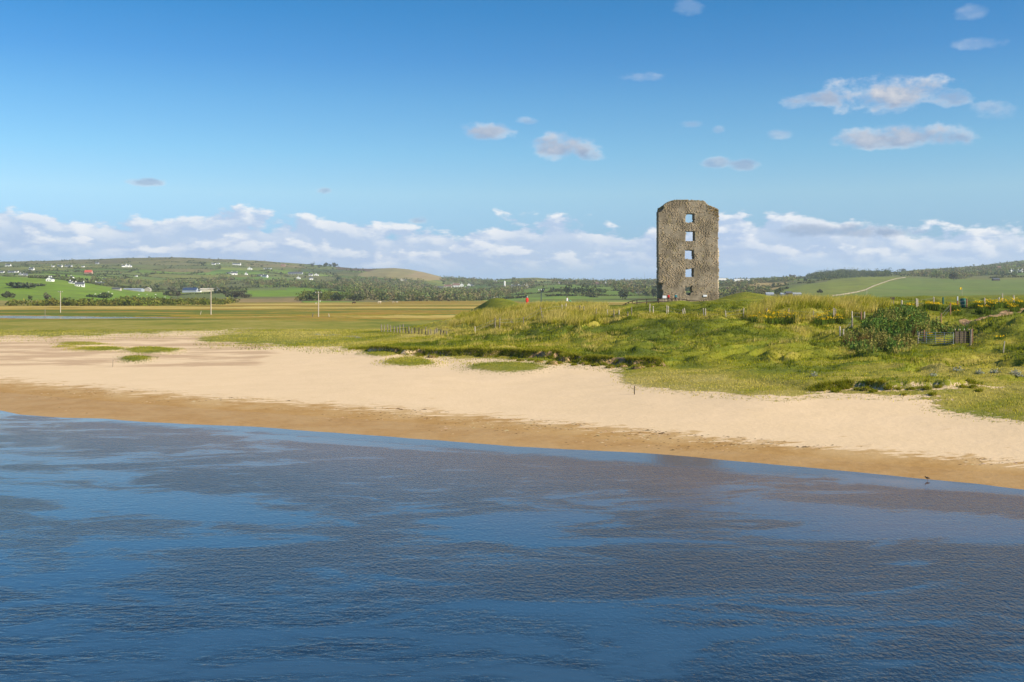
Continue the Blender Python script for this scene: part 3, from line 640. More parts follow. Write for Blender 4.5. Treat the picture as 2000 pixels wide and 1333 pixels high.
# ------------------------------------------------------------------ foliage builders
def rand_quads(C, size, colors, flat=0.0, rngl=rng):
    """one randomly turned leaf-quad per centre"""
    n = len(C); a = rngl.normal(size=(n, 3)); a[:, 2] *= (1-flat); a /= np.linalg.norm(a, axis=1)[:, None]+1e-9
    t = rngl.normal(size=(n, 3)); b = np.cross(a, t); b /= np.linalg.norm(b, axis=1)[:, None]+1e-9
    s = np.broadcast_to(np.asarray(size, float), (n,))[:, None]
    a = a*s*.5; b = b*s*.36
    V = np.stack([C-a, C+b, C+a, C-b], 1).reshape(-1, 3)
    Fc = np.arange(n*4).reshape(n, 4)
    return V, Fc, np.repeat(colors, 4, 0)
def blades(Pt, h, w, col, lean=.35, wind=(.25, .0)):
    n = len(Pt); an = rng.uniform(0, 2*math.pi, n); h = np.broadcast_to(h, (n,)); w = np.broadcast_to(w, (n,))
    dx = np.cos(an)*w/2; dy = np.sin(an)*w/2
    lx = (rng.normal(size=n)*lean+wind[0])*h; ly = (rng.normal(size=n)*lean+wind[1])*h
    A = Pt+np.stack([-dx, -dy, -.05+0*dx], 1); B = Pt+np.stack([dx, dy, -.05+0*dx], 1); T = Pt+np.stack([lx, ly, h], 1)
    return np.stack([A, B, T], 1).reshape(-1, 3), np.arange(3*n).reshape(n, 3), np.repeat(col, 3, 0)
def crown_pts(n, rx, ry, rz, lumps=7, rngl=rng):
    """leaf positions through an uneven, lumpy crown standing on z=0"""
    L = rngl.normal(size=(lumps, 3))*np.array([.42, .42, .26]); L[:, 2] = np.abs(L[:, 2])+.25*rngl.random(lumps)+.25
    r = rngl.uniform(.28, .52, lumps); k = rngl.integers(0, lumps, n)
    d = rngl.normal(size=(n, 3)); d /= np.linalg.norm(d, axis=1)[:, None]
    p = L[k]+d*(r[k]*rngl.uniform(.55, 1.0, n)**.5)[:, None]
    p[:, 2] = np.abs(p[:, 2]); return p*np.array([rx, ry, rz])
def vary(c, n, amt=.3, hue=.12):
    c = np.array(c)[None]*(1+rng.uniform(-amt, amt, (n, 1))); return np.clip(c*(1+rng.uniform(-hue, hue, (n, 3))), .004, .9)

# candidate points on the land
def sample_near(n, y0, y1, s=.54):
    Y = np.sqrt(rng.uniform(y0*y0, y1*y1, n)); X = rng.uniform(-s, s, n)*Y; return X, Y
def ground_info(X, Y, z0=None):
    z, sand, isl, a, da, b, db = H(X, Y, True, z0); px, py = proj(X, Y, z); return z, sand, isl, px, py, a, da, b, db

# short turf over the dunes
X, Y = sample_near(600000, 56, 205, .51); z0 = rbf(X, Y); p0x, p0y = proj(X, Y, z0)
k = (z0 > .6) & ((p0y < 735) | (p0x > 1150)); X, Y, z0 = X[k], Y[k], z0[k]
z, sand, isl, px, py, a, da, b, db = ground_info(X, Y, z0)
p0x, p0y = proj(X, Y, z0); wob_ = (fbm(X*.35, Y*.35, 5)-.5)*9
soft = sum(inpoly(p0x+jx, p0y+jy+wob_, SANDP).astype(float) for jx in (-10, 10) for jy in (-13, -6, 1, 7, 13))/10
keep = ((rng.random(len(X)) > soft**.7) | ((isl > .01) & (rng.random(len(X)) < isl*2.2))) & (z > .7) & (px > -60) & (px < 2060)
_, scd2, _ = segd(X, Y, SCAR); keep &= scd2 > 1.2
flat = (Y > 150); keep &= ~flat | (rng.random(len(X)) < .35)
X, Y, z, px, py, isl = [q[keep] for q in (X, Y, z, px, py, isl)]
n = len(X); tn = .47+(fbm(X*.09, Y*.07, 81, 4)-.5)*1.7+(fbm(X*.5, Y*.5, 85, 3)-.5)*.8+rng.normal(size=n)*.10
tn = np.where((px > 1640) & (py > 600) & (py < 690), tn-.2, tn); tn = np.where((Y > 140) & (py < 612), tn*.5+.12, tn)
tn = np.where((px < 720), tn+.1, tn); tn = np.where(py > 720, tn+.32*sstep(py, 712, 755)*(px > 1100), tn)
GP = np.array([(.115, .145, .010), (.26, .275, .012), (.385, .35, .024), (.52, .43, .07), (.62, .50, .14)])
def gcol(t):
    t = np.clip(t, 0, .999)*4; i = t.astype(int); f = (t-i)[:, None]; return GP[i]*(1-f)+GP[np.minimum(i+1, 4)]*f
_, fr = scarps(X, Y); scarp_tuft = (fr > .62) & (fbm(X*.22, Y*.22, 90, 3) > .43) & (Y < 150) & (z > 2.1)  # patches of taller, darker blades along the scarps
tn = np.where(scarp_tuft, tn*.4-.02, tn)
ht = (.08+.19*fbm(X*.25, Y*.25, 86, 3)**1.5*rng.uniform(.4, 1.6, n))*np.where(scarp_tuft, 2.2, 1)*np.where(py > 715, .6, 1)*np.where(isl > 0, .6, 1)*np.where((Y > 150) & (py < 612), .4, 1)
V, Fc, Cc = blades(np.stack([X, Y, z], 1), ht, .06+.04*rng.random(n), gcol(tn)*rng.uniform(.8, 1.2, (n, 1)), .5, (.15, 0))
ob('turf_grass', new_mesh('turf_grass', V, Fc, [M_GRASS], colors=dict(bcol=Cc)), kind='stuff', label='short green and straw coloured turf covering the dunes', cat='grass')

# tall marram grass on the dune slopes and the bank under the tower, and along the broken edges
X, Y = sample_near(620000, 84, 205, .40); z0 = rbf(X, Y); px, py = proj(X, Y, z0); pre = (px > 840) & (px < 1780) & (py < 690)
X, Y = X[pre], Y[pre]; z, sand, isl, px, py, a, da, b, db = ground_info(X, Y, z0[pre])
cl = fbm(X*.5, Y*.5, 87, 3)
tm = tallmask(px, py) & (cl > .36) | ((cl > .66) & (py > 640) & ~sand)
X, Y, z, px, py, cl = [q[tm] for q in (X, Y, z, px, py, cl)]
if len(X) > 130000: X, Y, z, px, py, cl = [q[:130000] for q in (X, Y, z, px, py, cl)]
n = len(X); tt_ = .70+(cl-.5)*1.6+rng.normal(size=n)*.22+(fbm(X*.2, Y*.2, 88)-.5)*1.1
ht = np.where(py < 640, .85, .38)*(.5+.8*cl)*rng.uniform(.6, 1.25, n)*np.where((px > 1450) & (py < 636), 1.25, 1)*np.where((px > 1185) & (px < 1450), .38, 1)
V, Fc, Cc = blades(np.stack([X, Y, z], 1), ht, .05+.03*rng.random(n), gcol(tt_)*rng.uniform(.75, 1.2, (n, 1)), .28, (.22, -.05))
ob('marram_grass', new_mesh('marram_grass', V, Fc, [M_GRASS], colors=dict(bcol=Cc)), kind='stuff', label='tall straw coloured marram grass on the dune slopes', cat='grass')
def edge_tufts(bank, n, t0, t1):
    t = rng.uniform(t0, t1, n)*(len(bank)-1); i = np.minimum(t.astype(int), len(bank)-2); f = t-i; B = np.array(bank)
    p = B[i]*(1-f)[:, None]+B[i+1]*f[:, None]
    return p[:, 0]+rng.normal(size=n)*.3, p[:, 1]+rng.uniform(-1.6, 1.8, n)
Xs, Ys = [], []
for bk, n, t0, t1 in ((BANK_A, 60000, 0, 1), (BANK_B, 26000, .02, .98)):
    q = edge_tufts(bk, n, t0, t1); Xs.append(q[0]); Ys.append(q[1])
X = np.concatenate(Xs); Y = np.concatenate(Ys); z, sand, isl, px, py, a, da, b, db = ground_info(X, Y)
s_ = np.where(da < db, a, b); k = (s_ > -.35) & (s_ < .9) & (fbm(X*.9, Y*.9, 89, 3) > np.where(da < db, np.where(px > 1000, .42, .30), .55))
X, Y, z, s_ = X[k], Y[k], z[k], s_[k]; n = len(X)
V, Fc, Cc = blades(np.stack([X, Y, z], 1), rng.uniform(.12, .34, n), .06, gcol(np.where(s_ < .2, .20, .45)+rng.normal(size=n)*.22), .6, (.0, -.45))
ob('bank_edge_grass', new_mesh('bank_edge_grass', V, Fc, [M_GRASS], colors=dict(bcol=Cc)), kind='stuff', label='dark grass hanging over the broken turf bank', cat='grass')

ORD = 'first second third fourth fifth sixth seventh eighth ninth tenth eleventh twelfth thirteenth fourteenth fifteenth sixteenth seventeenth eighteenth nineteenth twentieth twenty-first twenty-second twenty-third twenty-fourth twenty-fifth twenty-sixth'.split()
# clods of turf fallen from the two broken banks
def turf_clod(px, py, wpx, where):
    p = hit(px, py); s = p.y/F; w = wpx*s; rl = np.random.default_rng(int(px*7+py))
    bm = MB(); n1, n2 = 9, 5
    vs_, fs_ = [], []
    for j in range(n2+1):
        ph = j/n2*math.pi*.5
        for i in range(n1):
            th = 2*math.pi*i/n1; r = (math.cos(ph)**.6)*(1+rl.uniform(-.22, .22))
            vs_.append((math.cos(th)*r*w*.5, math.sin(th)*r*w*.42, math.sin(ph)*w*.30*(1+rl.uniform(-.15, .15))-.08))
    for j in range(n2):
        for i in range(n1): fs_.append((j*n1+i, j*n1+(i+1) % n1, (j+1)*n1+(i+1) % n1, (j+1)*n1+i))
    e = ob('turf_clod', None, loc=p, label=where, cat='turf clod', group='turf clods fallen from the bank')
    ob('soil', new_mesh('soil', np.array(vs_), np.array(fs_), [M_SOIL], True), e)
    n = 420; q = np.stack([rl.uniform(-.5, .5, n)*w, rl.uniform(-.42, .42, n)*w, np.zeros(n)], 1)
    rr = np.hypot(q[:, 0]/(w*.5), q[:, 1]/(w*.42)); q = q[rr < 1]; rr = rr[rr < 1]; q[:, 2] = np.sqrt(1-rr**2)*w*.28-.06
    V, Fc, Cc = blades(q, rl.uniform(.06, .2, len(q)), .05, gcol(rl.uniform(.0, .6, len(q))), .7, (0, -.2))
    ob('grass_tuft', new_mesh('grass_tuft', V, Fc, [M_GRASS], colors=dict(bcol=Cc)), e, kind='stuff')
M_SOIL = simple('sandy_soil', (.27, .175, .09), .95, .45, 4, .1, 0, .6, .1)
for i, (px, py, w) in enumerate(sorted([(1003,702,12),(1016,706,16),(1038,705,13),(1052,708,18),(1078,712,28),(1094,711,14),(1121,714,12),(1140,711,18),(1147,713,13),(1163,715,16),(1180,713,12),(1192,719,20),(1216,717,22),(1246,720,26),(1272,718,20),(846,699,22),(820,697,14)])):
    turf_clod(px, py, w, ORD[i]+' grassy clod from the left along the long broken bank')
for i, (px, py, w) in enumerate(sorted([(1633,766,20),(1652,760,15),(1674,762,12),(1692,763,22),(1706,766,14),(1735,756,15),(1754,760,13),(1780,757,14),(1810,761,18),(1833,757,13),(1822,772,16),(1880,757,13),(1900,758,18),(1912,765,12),(1765,772,7)])):
    turf_clod(px, py, w, ORD[i]+' clod of turf from the left on the collapsed sandy bank')

# ------------------------------------------------------------------ woods, scrub and hedgerows on the hills
def tree_mass(name, polys, count, size, cols, label, y0=1000, y1=3600, quads=46, leaf=.30, hk=1.0, cat='woodland'):
    got = []; tot = 0
    for _ in range(14):
        sl = rng.uniform(-.5, .5, 60000); Y = np.exp(rng.uniform(math.log(y0), math.log(y1), 60000)); X = sl*Y
        Z = np.maximum(HH(X, np.maximum(Y, 621)), 1.0 if y0 < 900 else -50); px, py = proj(X, Y, Z)
        m = np.zeros(len(X), bool)
        for p in polys: m |= inpoly(px, py, p)
        got.append(np.stack([X[m], Y[m], Z[m]], 1)); tot += m.sum()
        if tot > count: break
    Pp = np.concatenate(got)[:count]; n = len(Pp)
    tmpl = [crown_pts(quads, 1, 1, 1, 6) for _ in range(7)]
    h = rng.uniform(size[0], size[1], n); w = h*rng.uniform(.75, 1.1, n)
    k = rng.integers(0, 7, n); T = np.stack(tmpl)[k]
    C = Pp[:, None]+T*np.stack([w, w, h*hk], 1)[:, None]
    ci = np.array(cols)[rng.integers(0, len(cols), n)]*rng.uniform(.75, 1.3, (n, 1))
    cc = np.repeat(ci[:, None], quads, 1)*rng.uniform(.7, 1.3, (n, quads, 1))
    V, Fc, Cc = rand_quads(C.reshape(-1, 3), np.repeat(h*leaf, quads), cc.reshape(-1, 3))
    return ob(name, new_mesh(name, V, Fc, [M_LEAF], colors=dict(bcol=Cc)), kind='stuff', label=label, cat=cat)
DK = [(.14, .175, .05), (.185, .20, .058), (.22, .18, .08), (.18, .155, .075), (.12, .155, .055)]
GO = [(.12, .135, .018), (.10, .12, .016), (.17, .155, .025)]
tree_mass('valley_woodland', [[(640,548),(700,545),(770,547),(830,553),(850,565),(880,570),(960,574),(1010,566),(1030,560),(1030,567),(990,578),(950,586),(905,589),(720,589),(690,578),(640,560)]], 1900, (4, 8), DK, 'dark mixed woodland filling the valley in front of the village', 1050)
tree_mass('hillside_woodland', [[(325,553),(380,556),(440,549),(445,556),(430,563),(335,562)],[(430,545),(460,541),(455,550),(400,552)],[(480,551),(560,553),(600,557),(660,562),(640,566),(560,561),(480,558)],[(580,533),(590,530),(590,535),(560,536)],[(170,548),(230,552),(300,556),(330,560),(250,557)]], 650, (4, 7.5), DK, 'dark belts of trees across the hillside fields')
tree_mass('wooded_knoll', [[(1575,543),(1595,537),(1615,530),(1640,530),(1690,535),(1740,535),(1730,541),(1690,542),(1640,545),(1600,546)]], 1000, (5, 8.5), [(.07, .095, .025), (.10, .115, .035)], 'dark trees covering the round knoll behind the field', 2000)
tree_mass('hill_scrub', [[(1760,534),(1840,530),(1900,527),(1950,520),(2000,516),(2060,512),(2060,528),(1960,536),(1900,540),(1880,546),(1850,546),(1780,541)],[(1405,556),(1440,555),(1500,550),(1550,546),(1550,551),(1500,553),(1440,560)],[(1400,570),(1440,567),(1500,569),(1500,576),(1405,582)]], 900, (4, 8), DK, 'brown and dark green scrub on the hill slopes to the right')
tree_mass('village_trees', [[(1000,554),(1040,552),(1045,557),(1005,560)],[(1080,551),(1290,554),(1290,557),(1200,560),(1170,557),(1080,555)],[(1190,562),(1240,570),(1285,575),(1285,582),(1220,572)],[(860,545),(960,550),(960,556),(880,553)],[(1185,552),(1290,552),(1290,556),(1185,556)]], 520, (5, 9), DK, 'trees and gardens round the village on the ridge')
tree_mass('gorse_belt', [[(8,600),(40,595),(100,594),(230,594),(235,601),(20,602)],[(225,590),(250,582),(290,586),(330,591),(380,590),(440,588),(470,590),(440,596),(350,597),(260,600),(230,600)],[(585,588),(590,575),(620,571),(660,576),(720,583),(715,588)]], 850, (2, 5), GO, 'dark green gorse scrub along the edge of the marsh', 640, 1400, 30, .34, .7, 'scrub')
# hedgerows along the field edges
sl = rng.uniform(-.5, .5, 900000); Y = np.exp(rng.uniform(math.log(1150), math.log(3500), 900000)); X = sl*Y
iu, iv, fu, fv = fields(X, Y); m = (fu*150 < 5) | (fv*185 < 6); m &= fbm(X*.012, Y*.012, 121, 3) > .39
X, Y = X[m], Y[m]; Z = HH(X, Y); px, py = proj(X, Y, Z)
m = ~inpoly(px, py, [(700,540),(715,528),(780,523),(835,531),(876,546),(840,549),(770,545)]) & ~inpoly(px, py, [(-300,540),(0,540),(110,546),(250,569),(330,578),(330,600),(-300,610)]) & ~inpoly(px, py, [(1500,577),(1560,558),(1640,544),(1700,540),(2050,546),(2050,590),(1500,590)])
m &= ~inpoly(px, py, [(480,566),(600,563),(690,574),(690,579),(480,580)])
X, Y, Z = X[m], Y[m], Z[m]
if len(X) > 34000: X, Y, Z = X[:34000], Y[:34000], Z[:34000]
n = len(X); hh_ = .6+2.0*fbm(X*.05, Y*.05, 122, 2)+3*(rng.random(n) < .03)
C = np.stack([X, Y, Z], 1)[:, None]+rng.uniform(-1, 1, (n, 4, 3))*np.stack([hh_*.8, hh_*.8, hh_*.5], 1)[:, None]+np.array([0, 0, .5])*hh_[:, None, None]
V, Fc, Cc = rand_quads(C.reshape(-1, 3), np.repeat(hh_*1.05, 4), vary((.10, .11, .04), n*4, .4))
ob('hedgerows', new_mesh('hedgerows', V, Fc, [M_LEAF], colors=dict(bcol=Cc)), kind='stuff', label='thin dark hedgerows dividing the far hillside fields', cat='hedgerow')

def bush(px, py, wpx, hpx, col, label, name='bush', cat='bush', trunk=.0, n=700, group=None, start=0, flatc=1.0, depth=None):
    """a bush or tree standing on the land at a photo pixel"""
    p = hit(px, py, start); s = p.y/F; w, h = wpx*s, hpx*s; rl = np.random.default_rng(int(px*13+py*5))
    e = ob(name, None, loc=p, label=label, cat=cat, group=group)
    col = tuple(1.7*v for v in col); c = crown_pts(n, w*.52, depth or w*.42, h*(1-trunk)*.95, 9, rl); c[:, 2] += h*trunk
    V, Fc, Cc = rand_quads(c, max(w, h)*.13*rl.uniform(.6, 1.3, n), vary(col, n, .4))
    ob('crown', new_mesh('crown', V, Fc, [M_LEAF], colors=dict(bcol=Cc)), e, kind='stuff')
    t = MB(); t.tube([(0, 0, -.3), (w*.01, 0, h*.25), (w*.03, 0, h*.55)], [h*.045, h*.032, h*.015], 7)
    for k in range(5):
        a = rl.uniform(0, 6.28); t.tube([(0, 0, h*(.16+.05*k)), (math.cos(a)*w*.16, math.sin(a)*w*.14, h*(.36+.05*k)), (math.cos(a)*w*.28, math.sin(a)*w*.2, h*(.5+.05*k))], [h*.02, h*.014, h*.006], 5)
    t.ob('trunk', M_TRUNK, e)
    return e
TREES = [
 (18,583,28,11,(.055,.06,.03),'dark rounded bush at the foot of the left-hand green field'),
 (59,586,10,7,(.055,.065,.025),'small dark bush between two larger ones under the green field'),
 (90,587,17,12,(.085,.075,.045),'brownish round bush beside the left-most utility pole'),
 (128,588,12,6,(.07,.085,.03),'low scraggy bush just right of the left-most utility pole'),
 (192,582,40,7,(.05,.065,.02),'long low dark thicket in the green pasture with sheep'),
 (35,563,56,10,(.06,.07,.035),'low dark copse in the middle of the left-hand green field'),
 (72,559,34,4,(.055,.065,.03),'tapering end of the dark copse in the left-hand field'),
 (336,571,18,9,(.09,.085,.045),'grey-brown tree left of the dark-roofed barn'),
 (347,582,13,14,(.05,.045,.03),'dark bushy tree on the earth bank below the barn'),
 (460,584,28,14,(.045,.045,.025),'large dark gorse bush sloping on the bank right of the barn'),
 (480,582,20,8,(.06,.055,.03),'spreading low bush behind the large dark gorse'),
 (438,576,8,6,(.05,.045,.03),'small dark bush above the earth bank right of the white shed'),
 (609,588,34,17,(.06,.075,.02),'big rounded gorse at the marsh edge by the third pole'),
 (661,588,28,13,(.055,.075,.025),'green rounded thicket right of the third utility pole'),
 (700,588,32,13,(.06,.07,.025),'broad dark thicket where the marsh meets the valley wood'),
 (610,522,8,8,(.05,.055,.03),'left ridge-top tree standing apart on the hill skyline'),
 (623,523,7,5,(.055,.06,.03),'low tree between the ridge-top clumps on the skyline'),
 (637,522,14,8,(.05,.055,.03),'broad tree in the ridge-top clump on the skyline'),
 (652,522,15,7,(.05,.055,.03),'right-hand tree of the ridge-top clump on the skyline'),
 (661,556,12,15,(.03,.05,.035),'tall dark conifer at the corner of the valley wood'),
 (1108,576,22,15,(.05,.065,.025),'left of the round trees in the field beyond the marsh'),
 (1131,576,26,13,(.05,.065,.025),'middle round tree in the field beyond the marsh'),
 (1153,577,24,17,(.05,.065,.025),'tallest round tree in the field beyond the marsh'),
 (1175,574,16,10,(.06,.075,.03),'smaller round tree at the right of the field group'),
 (1216,586,24,18,(.05,.06,.028),'dark tree clump at the marsh edge left of the tower'),
 (1276,582,22,20,(.04,.055,.03),'dark tree close against the left edge of the tower'),
 (1602,573,12,6,(.05,.055,.03),'lone dark bush in the field behind the right-hand dunes'),
 (1420,576,34,12,(.10,.08,.05),'brown leafless scrub just right of the tower'),
 (1455,573,14,10,(.12,.08,.045),'rusty brown tree behind the grassy mound beside the tower'),
 (1490,574,22,9,(.055,.065,.03),'dark tree beside the grey farm sheds'),
 (1518,577,18,11,(.055,.07,.03),'leafy tree between the grey farm sheds'),
 (1863,548,18,16,(.06,.055,.035),'tall brown-green tree below the white cottages on the right hill'),
 (1730,532,8,6,(.05,.055,.03),'dark skyline tree right of the wooded knoll'),
 (1764,531,12,6,(.05,.055,.03),'second skyline tree further right of the wooded knoll'),
 (1546,543,12,5,(.06,.05,.035),'brown trees on the low skyline left of the knoll'),
]
for x, y, w, h, c, lb in TREES: bush(x, y, w, h, c, lb, 'tree' if h > 8 else 'bush', 'tree' if h > 8 else 'bush', .15 if h > 8 else .03, start=560, n=420)
# the rank green thicket by the gate: stems with leaves, rooted over a patch of the slope
def thicket(name, poly, n, hgt, cols, label, ymin, ymax, per=16, leaf=.20):
    X, Y = sample_near(160000, ymin, ymax); z = H(X, Y); px, py = proj(X, Y, z); m = inpoly(px, py, poly); X, Y, z, px, py = [v[m][:n] for v in (X, Y, z, px, py)]
    n = len(X); lump = .25+1.2*fbm(X*.5, Y*.5, 151, 3); h = rng.uniform(*hgt, n)*lump; o0 = Vector((float(X.mean()), float(Y.mean()), float(z.mean())))
    t = rng.random((n, per))**.7; ang = rng.uniform(0, 6.28, (n, per)); r = .26*(1.1-t)*rng.random((n, per))**.5
    C = np.stack([X[:, None]+np.cos(ang)*r+t*.12*h[:, None], Y[:, None]+np.sin(ang)*r, z[:, None]+t*h[:, None]], -1)-np.array(o0)
    ci = np.array(cols)[np.minimum((fbm(X*.35, Y*.35, 152, 3)*1.6-.3+rng.normal(size=n)*.12).clip(0, .999)*len(cols), len(cols)-1).astype(int)]*rng.uniform(.75, 1.25, (n, 1))
    cc = np.repeat(ci[:, None], per, 1)*rng.uniform(.75, 1.3, (n, per, 1))
    V, Fc, Cc = rand_quads(C.reshape(-1, 3), rng.uniform(.5, 1.2, n*per)*leaf, cc.reshape(-1, 3))
    e = ob(name, None, loc=o0, label=label, cat='thicket')
    ob('leaves', new_mesh('leaves', V, Fc, [M_LEAF], colors=dict(bcol=Cc)), e, kind='stuff')
    P3 = np.stack([X, Y, z], 1)-np.array(o0); V, Fc, Cc = blades(P3, h*1.08, .06, np.array(cols)[rng.integers(0, len(cols), n)]*1.1, .12, (.1, 0))
    ob('stems', new_mesh('stems', V, Fc, [M_GRASS], colors=dict(bcol=Cc)), e, kind='stuff')
GT = [(.16, .20, .03), (.13, .23, .04), (.16, .24, .05), (.24, .25, .05), (.30, .26, .07)]
thicket('thicket', [(1640,678),(1655,660),(1685,642),(1705,622),(1730,610),(1765,607),(1795,612),(1815,628),(1835,645),(1815,655),(1790,662),(1788,682),(1740,690),(1680,690)], 1900, (.5, 1.15), GT, 'large rank green thicket of weeds left of the metal gate', 92, 135)
thicket('thicket', [(1795,640),(1830,640),(1890,645),(1890,652),(1800,658)], 260, (.4, .9), GT, 'low band of weeds growing behind the metal gate', 95, 125)
for i, (x, y) in enumerate(sorted([(1655,672),(1668,676),(1680,674),(1690,670),(1700,676),(1788,655),(1783,648),(1766,664),(1870,647)])):
    p = hit(x, y, 80); n = 34; e = ob('dock_plant', None, loc=p, label=ORD[i]+' rusty brown dock plant from the left among the thicket weeds', cat='plant', group='dock plants by the gate')
    V, Fc, Cc = blades(rng.normal(size=(n, 3))*np.array([.25, .25, 0]), rng.uniform(.5, 1.1, n), .07, vary((.26, .14, .05), n, .3), .12, (.05, 0))
    ob('seed_heads', new_mesh('seed_heads', V, Fc, [M_GRASS], colors=dict(bcol=Cc)), e, kind='stuff')
# ragwort
def ragwort(px, py, hpx, label, group):
    p = hit(px, py, 60); s = p.y/F; h = hpx*s; rl = np.random.default_rng(int(px*3+py*11))
    e = ob('ragwort_plant', None, loc=p, label=label, cat='plant', group=group)
    n = 80; q = rl.normal(size=(n, 3))*np.array([.26, .26, 0]); V, Fc, Cc = blades(q, h*rl.uniform(.5, .98, n), .09, vary((.12, .17, .02), n), .2, (0, 0))
    ob('foliage', new_mesh('foliage', V, Fc, [M_GRASS], colors=dict(bcol=Cc)), e, kind='stuff')
    n = int(rl.integers(16, 40)); q = np.stack([rl.normal(size=n)*.24, rl.normal(size=n)*.24, h*(.75+.3*rl.random(n)**1.5)], 1)
    V, Fc, Cc = rand_quads(q, rl.uniform(.09, .17, n), vary((.85, .52, .012), n, .2, .05), -.6)
    ob('flower_heads', new_mesh('flower_heads', V, Fc, [M_LEAF], colors=dict(bcol=Cc)), e, kind='stuff')
for k, (x, y, h_) in enumerate([(1470,627,11),(1477,629,13),(1484,626,15),(1492,630,14),(1499,625,18),(1504,631,13),(1511,627,17),(1517,632,16),(1523,628,21),(1528,633,18),(1534,626,19),(1541,629,17),(1546,633,14),(1552,628,16),(1560,630,12),(1566,627,9),(1594,632,14),(1601,630,17),(1606,634,13),(1612,629,19),(1617,626,22),(1623,632,13),(1637,629,12),(1643,632,10)]):
    ragwort(x, y, h_, (ORD[k]+' ragwort from the left in the larger yellow patch under the tower bank') if k < 16 else (ORD[k-16]+' ragwort from the left in the smaller yellow patch beside the fence post'), 'ragwort below the grass bank')
for k, (x, y) in enumerate(sorted([(1863,603),(1867,601),(1905,600),(1916,600),(1928,600),(1933,598),(1938,600),(1944,599),(1950,599),(1957,597),(1962,598),(1968,598),(1974,602),(1979,606),(1986,605),(1990,597),(1983,596),(1995,598),(1812,601),(1818,600),(1826,601),(1832,602),(1776,603),(1782,602),(1915,608),(1925,609)])):
    ragwort(x, y+3, random.uniform(11, 16), ORD[k]+' yellow ragwort from the left along the fenced dune top', 'ragwort on the dune top')
ragwort(1813, 663, 13, 'single yellow ragwort plant behind the metal gate', None); ragwort(1871, 614, 9, 'lone small ragwort on the slope below the bins', None); ragwort(1953, 663, 7, 'lone ragwort in the green grass right of the gate', None)
# grey thistles on the turf
for x, y, w in [(1823,735,14),(1872,725,16),(1943,728,18),(1913,730,9),(1984,730,14),(1591,735,8),(1990,736,12),(650,656,26),(685,659,18),(620,655,14),(700,661,10)]:
    p = hit(x, y, 50); n = 90; w_ = w*p.y/F; q = np.stack([rng.normal(size=n)*w_*.3, rng.normal(size=n)*.2, np.abs(rng.normal(size=n))*.12], 1)
    V, Fc, Cc = rand_quads(q, rng.uniform(.06, .16, n), vary((.36, .36, .27), n, .25)); far = x < 800
    k = sorted([620, 650, 685, 700] if far else [1591, 1823, 1872, 1913, 1943, 1984, 1990]).index(x)
    e = ob('thistle_clump', None, loc=p, label=ORD[k]+(' grey thistle patch from the left on the low turf by the sand' if far else ' grey thistle clump from the left above the collapsed bank'), cat='plant', group='thistles on the low turf' if far else 'thistles above the collapsed bank')
    ob('foliage', new_mesh('foliage', V, Fc, [M_LEAF], colors=dict(bcol=Cc)), e, kind='stuff')

# ------------------------------------------------------------------ houses and farm buildings
def house(px, py, wpx, hpx, label, wall=None, roof=None, gable=False, rz=0.0, chim=1, flat=False, cat='house', name='house', rise=.45, start=600, dm=None):
    p = hit(px, py, start); s = p.y/F; w, h = wpx*s, hpx*s; wall = wall or M_WHITE; roof = roof or M_SLATE
    e = ob(name, None, loc=p-Vector((0, 0, .4)), rz=rz, label=label, cat=cat)
    d = dm or min(max(w*.6, 5.0), 11.0)
    L, D = (d*1.3, w) if gable else (w, d)
    hw = h*(1-rise)+.4; hr = h*rise
    if flat: hw = h+.4; hr = .3
    Mx = Matrix.Rotation(R(90) if gable else 0, 4, 'Z')
    P = lambda x, y, z: Mx @ Vector((x, y, z))
    a, b = L/2, D/2
    MB().poly([P(-a, -b, -.8), P(a, -b, -.8), P(a, b, -.8), P(-a, b, -.8), P(-a, -b, hw), P(a, -b, hw), P(a, b, hw), P(-a, b, hw), P(-a, 0, hw+hr*.96), P(a, 0, hw+hr*.96)],
              [[0, 1, 5, 4], [2, 3, 7, 6], [1, 2, 6, 9, 5], [3, 0, 4, 8, 7], [3, 2, 1, 0], [4, 5, 9, 8], [6, 7, 8, 9]]).ob('wall', wall, e)
    o_ = .35; t_ = .22; hs_ = hr*(o_/b)
    rf = MB()
    for sg in (-1, 1):
        q = [P(-a-.2, sg*(b+o_), hw-hs_+.05), P(a+.2, sg*(b+o_), hw-hs_+.05), P(a+.2, 0, hw+hr+.05), P(-a-.2, 0, hw+hr+.05)]
        q2 = [v+Vector((0, 0, t_)) for v in q]
        rf.poly(q+q2, [[0, 1, 2, 3], [7, 6, 5, 4], [0, 4, 5, 1], [1, 5, 6, 2], [2, 6, 7, 3], [3, 7, 4, 0]])
    ro = rf.ob('roof', roof, e)
    for k in range(chim):
        cx = (-a+.7) if k == 0 else (a-.7)
        c = P(cx, 0, hw+hr+.5); MB().box(c, (.9, .9, 1.9)).ob('chimney', wall, ro)
    if wpx >= 7 and not flat and not gable and cat == 'house':
        nW = 4 if wpx > 11 else 3
        for k in range(nW):
            x = -a+L*(k+.5)/nW; isd = (k == nW//2)
            c = P(x, -b-.02, hw*.32 if isd else hw*.55); MB().box(c, (1.1, .12, hw*.6 if isd else hw*.32)).ob('door' if isd else 'window', M_GLASS, e)
    if gable and wpx >= 6 and cat == 'house':
        for k in (-1, 1):
            MB().box((k*w*.2, -L/2-.02, hw*.55), (1.0, .12, hw*.3)).ob('window', M_GLASS, e)
    return e
